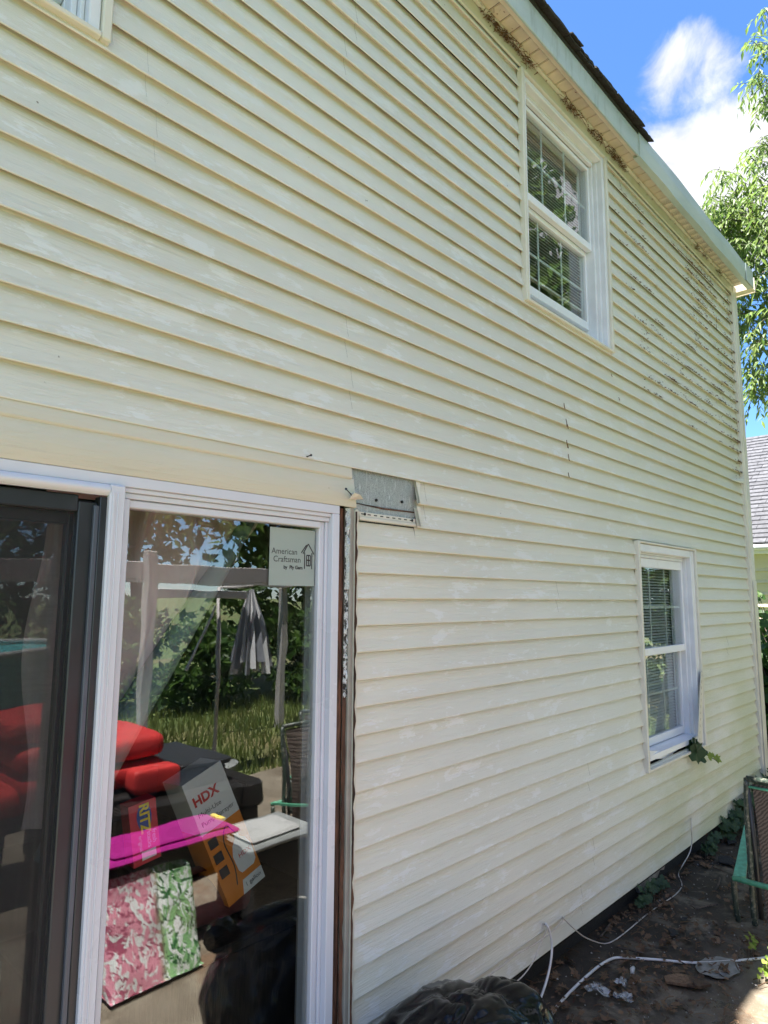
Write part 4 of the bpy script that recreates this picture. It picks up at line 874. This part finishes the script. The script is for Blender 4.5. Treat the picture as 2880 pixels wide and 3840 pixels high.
px_cl = [(2872, 70), (2835, 178), (2868, 190), (2872, 225), (2850, 292), (2872, 320), (2845, 345), (2872, 360), (2840, 415), (2870, 425), (2862, 545), (2850, 570), (2878, 590), (2838, 618), (2868, 650), (2850, 680),
  (2690, 655), (2715, 690), (2745, 672), (2775, 700), (2805, 735), (2835, 720), (2870, 730), (2650, 792), (2680, 795), (2665, 830), (2700, 765), (2725, 790), (2755, 760), (2780, 780), (2815, 790), (2850, 775), (2875, 800), (2690, 850), (2715, 840), (2740, 840), (2770, 830), (2800, 840), (2835, 840), (2865, 850),
  (2710, 900), (2735, 890), (2760, 890), (2790, 900), (2820, 895), (2850, 905), (2875, 890), (2735, 945), (2765, 945), (2795, 950), (2830, 950), (2865, 950), (2760, 1000), (2790, 1005), (2825, 1000), (2860, 1005), (2790, 1050), (2820, 1055), (2850, 1060), (2875, 1045), (2835, 1105), (2868, 1110), (2765, 1118), (2755, 1160), (2870, 1160),
  (2775, 1190), (2800, 1180), (2830, 1195), (2860, 1200), (2770, 1215), (2810, 1225), (2845, 1235), (2790, 1255), (2825, 1275), (2862, 1262), (2850, 1300), (2875, 1300), (2766, 1285),
  (2862, 1345), (2878, 1370), (2840, 1385), (2862, 1400), (2826, 1402), (2845, 1440), (2870, 1430), (2825, 1450), (2812, 1478), (2835, 1480), (2800, 1510)]
leaf = MB(); tw = MB(); trunk = MB(); cc = []
for px, py in px_cl:
    X = 9.2+.75*(r.random()-.5); c = atX(px, py, X); cc.append(c); droop_cluster(leaf, tw, c+Vector((0, 0, .08)), r, 5 if (py < 740 or py > 1100) else 8, .30)
C0 = Vector((9.5, .75, 5.3))
for i in range(150):
    d = rvec(r); p = C0+Vector((d.x*1.9, d.y*1.7, d.z*2.6))*(.45+.55*r.random())
    v_ = p-EYE; dep = v_.dot(FW)
    if dep > 0 and 1440+FPX*v_.dot(RT)/dep < 2905 and -50 < 1920-FPX*v_.dot(UPV)/dep < 3900: continue
    cc.append(p); droop_cluster(leaf, tw, p, r, 6, .42)
base = Vector((9.45, 1.05, -.05)); trunk.tube(arc([base, base+Vector((.03, -.05, 1.2)), base+Vector((.0, -.15, 2.6)), C0+Vector((0, 0, 1.2))], 5), [.15-.007*i for i in range(16)], 10)
for c in cc[::5]:
    zz = min(max(c.z-1.0, 1.9), 5.6); a = Vector((base.x, base.y-.2*min(1, zz/3), zz)); trunk.tube(arc([a, a.lerp(c, .5)+Vector((0, 0, .25)), c+Vector((0, 0, .06))], 4), [.03, .025, .02, .017, .014, .012, .010, .007, .004], 5)
trunk.build('trunk', M['bark'], pt, True); leaf.build('crown', M['leaf_peach'], pt); tw.build('twigs', M['bark'], pt)

def clump_crown(mb, c, rad, n, leafsz, seed, gaps=.0):
    r = random.Random(seed); lobes = [(Vector((r.gauss(0, .42), r.gauss(0, .42), r.gauss(0, .38))), .35+.25*r.random()) for _ in range(16)]
    k = 0
    while k < n:
        lc, lr = r.choice(lobes); d = rvec(r)*lr*(.55+.5*r.random()); q = lc+d
        if noise.noise((q.x*3.2+seed, q.y*3.2, q.z*3.2)) < gaps: continue
        p = Vector((c[0]+q.x*rad[0], c[1]+q.y*rad[1], c[2]+q.z*rad[2]))
        if p.z < .05: continue
        ux, uy, nn = frame(rvec(r)+Vector((0, 0, .7)), r); s = leafsz*(.6+.8*r.random())
        mb.add([p-uy*s, p+ux*s*.5+nn*s*.15, p+uy*s, p-ux*s*.5+nn*s*.15], [(0, 1, 2, 3)]); k += 1
def tree(name, label, loc, c, rad, n, lsz, mat, seed, group=None, th=.16, gaps=-.05):
    t = thing(name, label, 'tree' if th > .05 else 'bush', loc, group)
    b = MB(); L = Vector(loc); b.tube(arc([L+Vector((0, 0, -.06)), L+Vector((.1, .05, c[2]*.4)), L+Vector((-.05, .0, c[2]))], 5), [th*(1-.06*i) for i in range(11)], 8)
    r = random.Random(seed+1)
    for i in range(7): 
        e = Vector((c[0]+loc[0]+r.gauss(0, .4)*rad[0], c[1]+loc[1]+r.gauss(0, .4)*rad[1], c[2]+r.gauss(.1, .3)*rad[2])); a = L+Vector((0, 0, c[2]*(.4+.4*r.random()))); b.tube([a, a.lerp(e, .5)+Vector((0, 0, .1*rad[2])), e], [th*.4, th*.28, th*.1], 5)
    b.build('trunk', M['bark'], t, True)
    m = MB(); clump_crown(m, (loc[0]+c[0], loc[1]+c[1], c[2]), rad, n, lsz, seed, gaps); m.build('crown', mat, t)
    return t
G = 'backyard trees mirrored in the glass'
tree('tree', 'tall backyard tree mirrored in the upper window', (13.0, -4.2, 0), (0, 0, 7.5), (4.2, 3.2, 6.0), 9000, .17, M['leaf_tree'], 5, G, .22)
tree('tree', 'leafy backyard tree mirrored at the top left of the door glass', (6.2, -9.5, 0), (0, 0, 4.6), (3.2, 2.4, 3.2), 6500, .16, M['leaf_tree'], 6, G)
tree('tree', 'backyard tree mirrored beside the sticker on the door glass', (10.3, -9.0, 0), (0, 0, 4.6), (2.8, 2.2, 3.0), 6500, .15, M['leaf_tree'], 9, G)
tree('tree', 'backyard tree dimly mirrored behind the insect screen', (1.6, -10.5, 0), (0, 0, 4.2), (3.2, 2.2, 3.4), 4500, .18, M['leaf_tree'], 12, G)
tree('tree', 'bushy sunlit tree mirrored in the lower window', (15.5, -1.6, 0), (0, 0, 2.2), (2.3, 2.3, 2.4), 6000, .12, M['leaf_shrub'], 14, G)
B = 'backyard bushes mirrored in the glass'
for i, (x, y, h, lab) in enumerate(((6.6, -6.8, 1.3, 'low bush mirrored at the edge of the lawn left of the umbrella pole'), (8.2, -6.3, 1.6, 'bright leafy bush mirrored below the closed umbrella'), (9.9, -6.0, 2.2, 'dark bush mirrored at the right of the door glass'), (4.8, -7.6, 1.8, 'bush mirrored behind the diagonal curtain'), (2.6, -8.0, 2.0, 'bush mirrored behind the insect screen'), (11.8, -6.6, 2.4, 'tall dark bush at the far end of the mirrored hedge'))):
    tree('bush', lab, (x, y, 0), (0, 0, h*.55), (1.25, .9, h*.75), 2600, .09, M['leaf_shrub'], 30+i, B, .04)
# shrub at the right edge beside the neighbour's wall
sh = thing('shrub', 'broad leaved green shrub between the house corner and the neighbouring wall', 'shrub', (8.3, 1.75, 0))
r = random.Random(44); lf = MB(); st = MB()
for i in range(2800):
    z = 1.75*r.random()**.9; x = 8.3+r.gauss(0, .28); y = 1.95+r.gauss(0, .4)
    if z > 1.45 and noise.noise((x*3, y*3, z*2)) < .0: continue
    ux, uy, nn = frame(Vector((r.gauss(-.6, .5), r.gauss(-.3, .5), .7)), r); fan(lf, Vector((x, y, z)), ux, uy, nn, HEART, .08+.06*r.random(), .15)
    if i % 9 == 0: st.tube([(8.3, 1.75, 0), (8.3+(x-8.3)*.5, 1.75+(y-1.75)*.5, z*.55), (x, y, z)], [.014, .009, .003], 5)
for (px, py) in ((2835, 2232), (2848, 2240), (2842, 2290), (2850, 2310), (2866, 2300), (2838, 2330)):
    p = atX(px, py, 8.1); 
    for q in range(3): ux, uy, nn = frame(Vector((r.gauss(-.6, .4), r.gauss(-.6, .4), .6)), r); fan(lf, p+rvec(r)*.035, ux, uy, nn, HEART, .075, .15)
    st.tube([(8.25, 1.75, .6), (p.x+.05, (p.y+1.75)/2, p.z*.7), p], [.008, .006, .003], 5)
st.build('stems', M['bark'], sh, True); lf.build('foliage', M['leaf_shrub'], sh)
# grass on the lawn
r = random.Random(8); gr = MB()
for i in range(9000):
    x = 2.2+7.5*r.random(); y = -2.35-4.6*r.random(); h = .04+.09*r.random(); a = r.random()*6.28; d = Vector((math.cos(a), math.sin(a), 0))*.012; l = Vector((r.gauss(0, .03), r.gauss(0, .03), 0))
    gr.add([Vector((x, y, -.06))-d, Vector((x, y, -.06))+d, Vector((x, y, h))+l], [(0, 1, 2)])
tag(gr.build('grass', M['grass']), 'sunlit lawn grass mirrored in the door glass', 'grass', kind='stuff')

# ---------------------------------------------------------------- backyard things mirrored in the door
def cushion(m, c, sx, sy, sz):
    n = 18
    def f(u, v):
        th = 2*math.pi*u; ph = math.pi*(v-.5); e = lambda q: math.copysign(abs(q)**.22, q)
        return (c[0]+sx*e(math.cos(th))*e(math.cos(ph)), c[1]+sy*e(math.sin(th))*e(math.cos(ph)), c[2]+sz*math.copysign(abs(math.sin(ph))**.6, math.sin(ph))*(1+.1*noise.noise((math.cos(th)*2+c[0]*5, math.sin(th)*2, ph))))
    m.grid(f, n*2, n)
for (c, s, lab) in (((1.90, -.92, .70), (.46, .40, .085), 'red seat cushion at the bottom of the mirrored stack'), ((1.88, -.90, .875), (.46, .38, .085), 'red seat cushion in the middle of the mirrored stack'), ((1.62, -.92, 1.04), (.24, .34, .075), 'red cushion topping the stack, seen through the insect screen'), ((1.22, -.95, .62), (.34, .36, .08), 'red cushion lying on the wicker table behind the screen')):
    b = MB(); cushion(b, c, *s); tag(b.build('cushion', M['red'], smooth=True), lab, 'cushion', 'red cushions')
b = MB(); cushion(b, (2.20, -.47, .68), .17, .075, .075); tag(b.build('bolster', M['red'], smooth=True), 'small rolled red bolster in front of the mirrored cushions', 'cushion')
t = thing('wicker_sofa', 'dark wicker sofa mirrored in the door glass', 'sofa', (2.5, -1.0, 0))
part('base', M['wicker'], t, lambda m: m.bbox(1.78, 2.97, -1.45, -.36, .04, .38, .02)); part('arm', M['wicker'], t, lambda m: m.bbox(2.80, 2.98, -1.46, -.30, .381, .56, .03)); part('arm', M['wicker'], t, lambda m: m.bbox(1.74, 1.9, -1.46, -.36, .381, .60, .03)); part('backrest', M['wicker'], t, lambda m: m.bbox(1.902, 2.798, -.46, -.30, .381, .575, .03)); part('shelf', M['wicker'], t, lambda m: m.bbox(1.905, 2.4, -1.40, -.462, .381, .61, .02))
t = thing('side_table', 'dark wicker table under the red cushions behind the screen', 'table', (1.25, -1.0, 0)); part('tabletop', M['wicker'], t, lambda m: m.bbox(.85, 1.65, -1.4, -.6, .46, .53, .015))
for a_ in (.90, 1.55):
    for c_ in (-1.35, -.70): part('leg', M['wicker'], t, lambda m: m.bbox(a_, a_+.06, c_, c_+.06, .0, .459, .006))
t = thing('storage_box', 'black plastic storage box mirrored beside the red cushions', 'box', (2.72, -.85, .381)); part('body', M['black_plastic'], t, lambda m: m.bbox(2.44, 2.77, -1.20, -.50, .382, .68, .02)); part('lid', M['black_plastic'], t, lambda m: m.bbox(2.41, 2.79, -1.23, -.475, .681, .72, .012))
t = thing('storage_tote', 'storage tote with bright magenta lid mirrored in the door glass', 'tote', (1.72, .2, 0))
def lid(m):
    m.bbox(1.52, 2.30, .04, .40, .525, .55, .012); m.bbox(1.57, 2.25, .08, .36, .5505, .57, .012)
part('body', M['black_plastic'], t, lambda m: m.add([(1.56, .05, .03), (2.06, .05, .03), (2.06, .15, .03), (1.56, .15, .03), (1.56, .06, .524), (2.10, .06, .524), (2.10, .19, .524), (1.56, .19, .524)], [(3, 2, 1, 0), (4, 5, 6, 7), (0, 1, 5, 4), (1, 2, 6, 5), (2, 3, 7, 6), (3, 0, 4, 7)]))
part('lid', M['magenta'], t, lid); part('latch', M['ink_yellow'], t, lambda m: m.bbox(2.282, 2.312, .10, .22, .53, .565, .005))
for (c, sx, sy, h, lab) in (((1.63, .40, 0), .15, .07, .44, 'leaf printed bag with pink print mirrored under the magenta lid'), ((1.87, .39, 0), .10, .07, .43, 'leaf printed bag with green print mirrored under the magenta lid')):
    b = MB(); b.grid(lambda u, v: (c[0]+sx*math.copysign(abs(math.cos(6.2832*u))**.5, math.cos(6.2832*u))*(1+.08*noise.noise((u*9, v*5, c[0]))), c[1]+sy*math.copysign(abs(math.sin(6.2832*u))**.5, math.sin(6.2832*u))*(1-.25*v)*(1+.2*noise.noise((u*9+4, v*5, c[0])))+.14*(1-v), .02+h*v), 40, 14)
    b.add([(c[0]-sx, c[1]-sy+.14, .021), (c[0]+sx, c[1]-sy+.14, .021), (c[0]+sx, c[1]+sy+.14, .021), (c[0]-sx, c[1]+sy+.14, .021)], [(0, 1, 2, 3)]); tag(b.build('gift_bag', M['floral'], smooth=True), lab, 'bag', 'leaf printed bags')
t = thing('cooler', 'pale grey lidded cooler mirrored beside the magenta lid', 'cooler', (2.6, .24, 0)); part('body', M['black_plastic'], t, lambda m: m.bbox(2.36, 2.82, .06, .42, .01, .40, .02)); part('lid', M['grey_plastic'], t, lambda m: (m.bbox(2.32, 2.86, .02, .46, .401, .44, .015),)); part('tray', M['white_plastic'], t, lambda m: m.bbox(2.36, 2.74, .12, .42, .441, .47, .015))
r = random.Random(2)
for i in range(6):
    b = MB(); c = Vector((2.62+.30*r.random(), .36+.10*r.random(), .03)); sx = .03+.03*r.random()
    b.grid(lambda u, v: c+Vector((sx*math.cos(6.2832*u)*math.sin(math.pi*v), sx*.8*math.sin(6.2832*u)*math.sin(math.pi*v), -sx*.5*math.cos(math.pi*v)))*(1+.3*noise.noise((u*4+i, v*3, i))), 10, 6)
    tag(b.build('stone', M['rock']), 'pale broken stone in the small heap mirrored by the cooler', 'stone', 'stones by the cooler')
ivy('weed', 'small weed mirrored beside the heap of stones', [(2.5, .36, .03), (2.54, .34, .05)], .025, 26, M['leaf_shrub'], 19, .05, HEART)
# canopy frame and closed umbrella
t = thing('canopy_frame', 'grey canopy frame with flat beams mirrored across the door glass', 'canopy frame', (4.0, -3.4, 0))
part('beam', M['alu'], t, lambda m: m.bbox(1.3, 6.3, -2.56, -2.50, 2.02, 2.20, .006)); part('beam', M['alu'], t, lambda m: m.bbox(1.3, 6.3, -4.36, -4.30, 2.02, 2.20, .006)); part('side_beam', M['alu'], t, lambda m: m.bbox(1.3, 1.36, -4.299, -2.561, 2.03, 2.19, .006)); part('side_beam', M['alu'], t, lambda m: m.bbox(6.24, 6.3, -4.299, -2.561, 2.03, 2.19, .006))
for a_ in (3.03, 6.18, 1.32):
    for c_ in (-2.49, -4.46): part('post', M['alu'], t, lambda m: m.bbox(a_, a_+.10, c_, c_+.10, -.06, 2.02 if c_ < -3 else 2.30, .006))
part('roof_slat', M['cloth_w'], t, lambda m: m.bbox(3.2, 4.35, -2.70, -2.58, 1.84, 1.93, .01))
t = thing('patio_umbrella', 'closed white and grey striped patio umbrella mirrored in the door glass', 'umbrella', (4.08, -2.75, 0))
part('pole', M['alu'], t, lambda m: m.tube([(4.08, -2.75, .0), (4.08, -2.75, 1.98)], .022, 10), True); part('arm', M['alu'], t, lambda m: m.tube([(4.08, -2.75, 1.97), (4.50, -2.70, 1.99)], .016, 8), True)
def canopy(m, par):
    n = 16
    for i in range(n):
        if i % 2 != par: continue
        for (z0, z1, r0, r1) in ((1.95, 1.70, .03, .11), (1.70, 1.40, .11, .19), (1.40, 1.15, .19, .25)):
            q = []
            for (z, rr_) in ((z0, r0), (z1, r1)):
                for a_, k_ in ((i, .72), (i+.5, 1.1), (i+1, .72)): th = 2*math.pi*a_/n; q.append((4.48+rr_*k_*math.cos(th), -2.70+rr_*k_*.8*math.sin(th), z-(.07*(i % 3) if z < 1.2 else 0)))
            m.add(q, [(0, 1, 4, 3), (1, 2, 5, 4)])
part('white_panels', M['cloth_w'], t, lambda m: canopy(m, 0)); part('grey_panels', M['cloth_g'], t, lambda m: canopy(m, 1)); part('strut', M['cloth_w'], t, lambda m: m.tube([(4.02, -2.72, 1.75), (3.66, -2.68, 1.08)], .014, 7)); part('base', M['grey_plastic'], t, lambda m: m.tube([(4.08, -2.75, -.03), (4.08, -2.75, .06), (4.08, -2.75, .12)], [.25, .25, .05], 20))
t = thing('pool', 'round turquoise pool dimly mirrored behind the insect screen', 'pool', (2.2, -6.2, -.06)); part('wall', M['teal'], t, lambda m: m.tube([(2.2, -6.2, -.06), (2.2, -6.2, 1.15)], 1.5, 40)); part('rim', M['white_plastic'], t, lambda m: m.tube([(2.2+1.52*math.cos(a_*math.pi/20), -6.2+1.52*math.sin(a_*math.pi/20), 1.19) for a_ in range(41)], .04, 6), True)

# ---------------------------------------------------------------- inside, behind the glass
def curt(m, x0, xt, y, flip=1):
    # hung from the head, swept aside: lower edge runs up along a diagonal
    def f(u, v):
        xr = x0+(xt-x0)*u; zb = 1.20+.98*max(0., (xr-.84)/(1.50-.84))**.92 if flip > 0 else 1.9
        z = 2.25-(2.25-zb)*v; return (xr+.02*math.sin(v*9+u*5), y+.018*math.sin(u*26+v*3)+.01*math.sin(u*60), z)
    m.grid(f, 70, 26)
c1 = MB(); curt(c1, .70, 1.53, 2.12); tag(c1.build('curtain', M['curtain'], smooth=True), 'quilted mauve curtain swept diagonally behind the fixed door glass', 'curtain', 'curtains')
c2 = MB(); c2.tube(arc([(1.46, 2.10, 2.20), (1.30, 2.09, 1.96), (1.08, 2.085, 1.62), (.88, 2.08, 1.30), (.80, 2.08, 1.10)], 5), [.02, .024, .028, .03, .034, .036, .04, .042, .045, .046, .05, .05, .052, .055, .058, .06, .06, .062, .064, .066, .07], 10); tag(c2.build('curtain', M['curtain_teal'], smooth=True), 'rolled blue grey curtain edge running diagonally behind the door glass', 'curtain', 'curtains')
t = thing('trunk_box', 'low dark trunk standing inside behind the door glass', 'trunk', (1.45, 2.5, .13)); part('body', M['dark_wood'], t, lambda m: m.bbox(.9, 2.0, 2.22, 2.80, .131, .56, .01)); part('lid', M['dark_wood'], t, lambda m: m.bbox(.88, 2.02, 2.20, 2.82, .561, .60, .008))
b = MB()
def spiral(m, x0, x1, cy, cz):
    n = 60; V = []
    for i in range(n+1):
        th = i/n*4.6*math.pi; rr_ = .03+.085*i/n; V += [(x0, cy+rr_*math.cos(th), cz+rr_*math.sin(th)), (x1, cy+rr_*math.cos(th), cz+rr_*math.sin(th))]
    m.add(V, [(2*i, 2*i+1, 2*i+3, 2*i+2) for i in range(n)])
spiral(b, 1.16, 1.62, 2.36, .722); tag(b.build('rolled_mat', M['maroon'], smooth=True), 'dark maroon rolled mat lying inside behind the door glass', 'rolled mat')
# tilted sprayer box
rb = R(22); ux = Vector((math.cos(rb), 0, math.sin(rb))); uy = Vector((-math.sin(rb), .12, math.cos(rb))).normalized(); un = uy.cross(ux).normalized()*-1
if un.y < 0: un = -un
bo = Vector((1.50, 2.24, .71)); bw, bh, bd = .175, .50, .16
t = thing('sprayer_box', 'tilted orange and white pump sprayer box behind the door glass', 'box', bo)
def obox(m, a0, a1, c0, c1): m.prism([bo+ux*a0+uy*c0, bo+ux*a0+uy*c1, bo+ux*a1+uy*c1, bo+ux*a1+uy*c0], un*bd)
part('orange_half', M['orange'], t, lambda m: obox(m, 0, bw, 0, .29)); part('white_half', M['white_card'], t, lambda m: obox(m, 0, bw, .2902, bh))
fo = -un*.0015
text_part('HDX', .050, M['ink_red'], t, bo+ux*.015+uy*.40+fo, ux, uy, off=.002); text_part('Multi-Use', .026, M['ink'], t, bo+ux*.015+uy*.355+fo, ux, uy); text_part('Pump Sprayer', .026, M['ink'], t, bo+ux*.015+uy*.318+fo, ux, uy)
part('corner_flash', M['white_card'], t, lambda m: m.add([bo+ux*.07+uy*.0+fo, bo+ux*.174+fo, bo+ux*.174+uy*.05+fo, bo+ux*.085+uy*.05+fo], [(0, 1, 2, 3)])); text_part('1 gallon', .024, M['ink'], t, bo+ux*.088+uy*.02+fo*2, ux, uy)
def bottle(m):
    q = [(.085, .09), (.095, .075), (.15, .075), (.165, .09), (.168, .15), (.155, .185), (.135, .205), (.135, .22), (.115, .22), (.115, .205), (.095, .185), (.082, .15)]
    m.add([bo+ux*x_+uy*y_+fo for x_, y_ in q], [tuple(range(len(q)))])
part('bottle_picture', M['white_card'], t, bottle); text_part('HDX', .026, M['ink_red'], t, bo+ux*.103+uy*.13+fo*2, ux, uy)
part('hose_picture', M['ink'], t, lambda m: (m.tube(arc([bo+ux*.125+uy*.222+fo, bo+ux*.10+uy*.27+fo, bo+ux*.07+uy*.22+fo, bo+ux*.075+uy*.12+fo, bo+ux*.06+uy*.05+fo], 5), .0025, 5),))
for q in range(3): part('icon', M['ink'], t, lambda m: m.add([bo+ux*(.012)+uy*(.225-.06*q)+fo, bo+ux*(.05)+uy*(.225-.06*q)+fo, bo+ux*(.05)+uy*(.263-.06*q)+fo, bo+ux*(.012)+uy*(.263-.06*q)+fo], [(0, 1, 2, 3)]))
# cracker box
ra = R(9); ux = Vector((math.cos(ra), 0, math.sin(ra))); uy = Vector((-math.sin(ra), 0, math.cos(ra))); co = Vector((1.075, 2.16, .985)); un = Vector((0, 1, 0))
t = thing('cracker_box', 'red cracker box with yellow lettering behind the door glass', 'box', co)
part('carton', M['red_card'], t, lambda m: m.prism([co, co+uy*.20, co+ux*.095+uy*.20, co+ux*.095], un*.06)); fo = Vector((0, -.0012, 0))
part('oval', M['ink_blue'], t, lambda m: m.add([co+ux*(.05+.026*math.cos(a_*.3927))+uy*(.15+.045*math.sin(a_*.3927))+fo for a_ in range(16)], [tuple(range(16))]))
text_part('RITZ', .046, M['ink_yellow'], t, co+ux*.036+uy*.195+fo*2, -uy, ux, off=.0015); text_part('fresh', .022, M['white_card'], t, co+ux*.072+uy*.10+fo, -uy, ux); text_part('stacks', .022, M['white_card'], t, co+ux*.054+uy*.10+fo, -uy, ux); text_part('original', .018, M['white_card'], t, co+ux*.025+uy*.095+fo, -uy, ux)
part('panel_print', M['white_card'], t, lambda m: m.add([co+ux*.03+uy*.012+fo, co+ux*.08+uy*.012+fo, co+ux*.08+uy*.04+fo, co+ux*.03+uy*.04+fo], [(0, 1, 2, 3)]))
t = thing('carton', 'plain dark carton holding up the cracker box behind the glass', 'carton', (1.17, 2.36, .6)); part('body', M['dark_wood'], t, lambda m: m.bbox(1.06, 1.20, 2.155, 2.235, .601, .978, .004)); part('flap', M['dark_wood'], t, lambda m: m.box(1.06, 1.20, 2.2355, 2.2385, .70, .975))
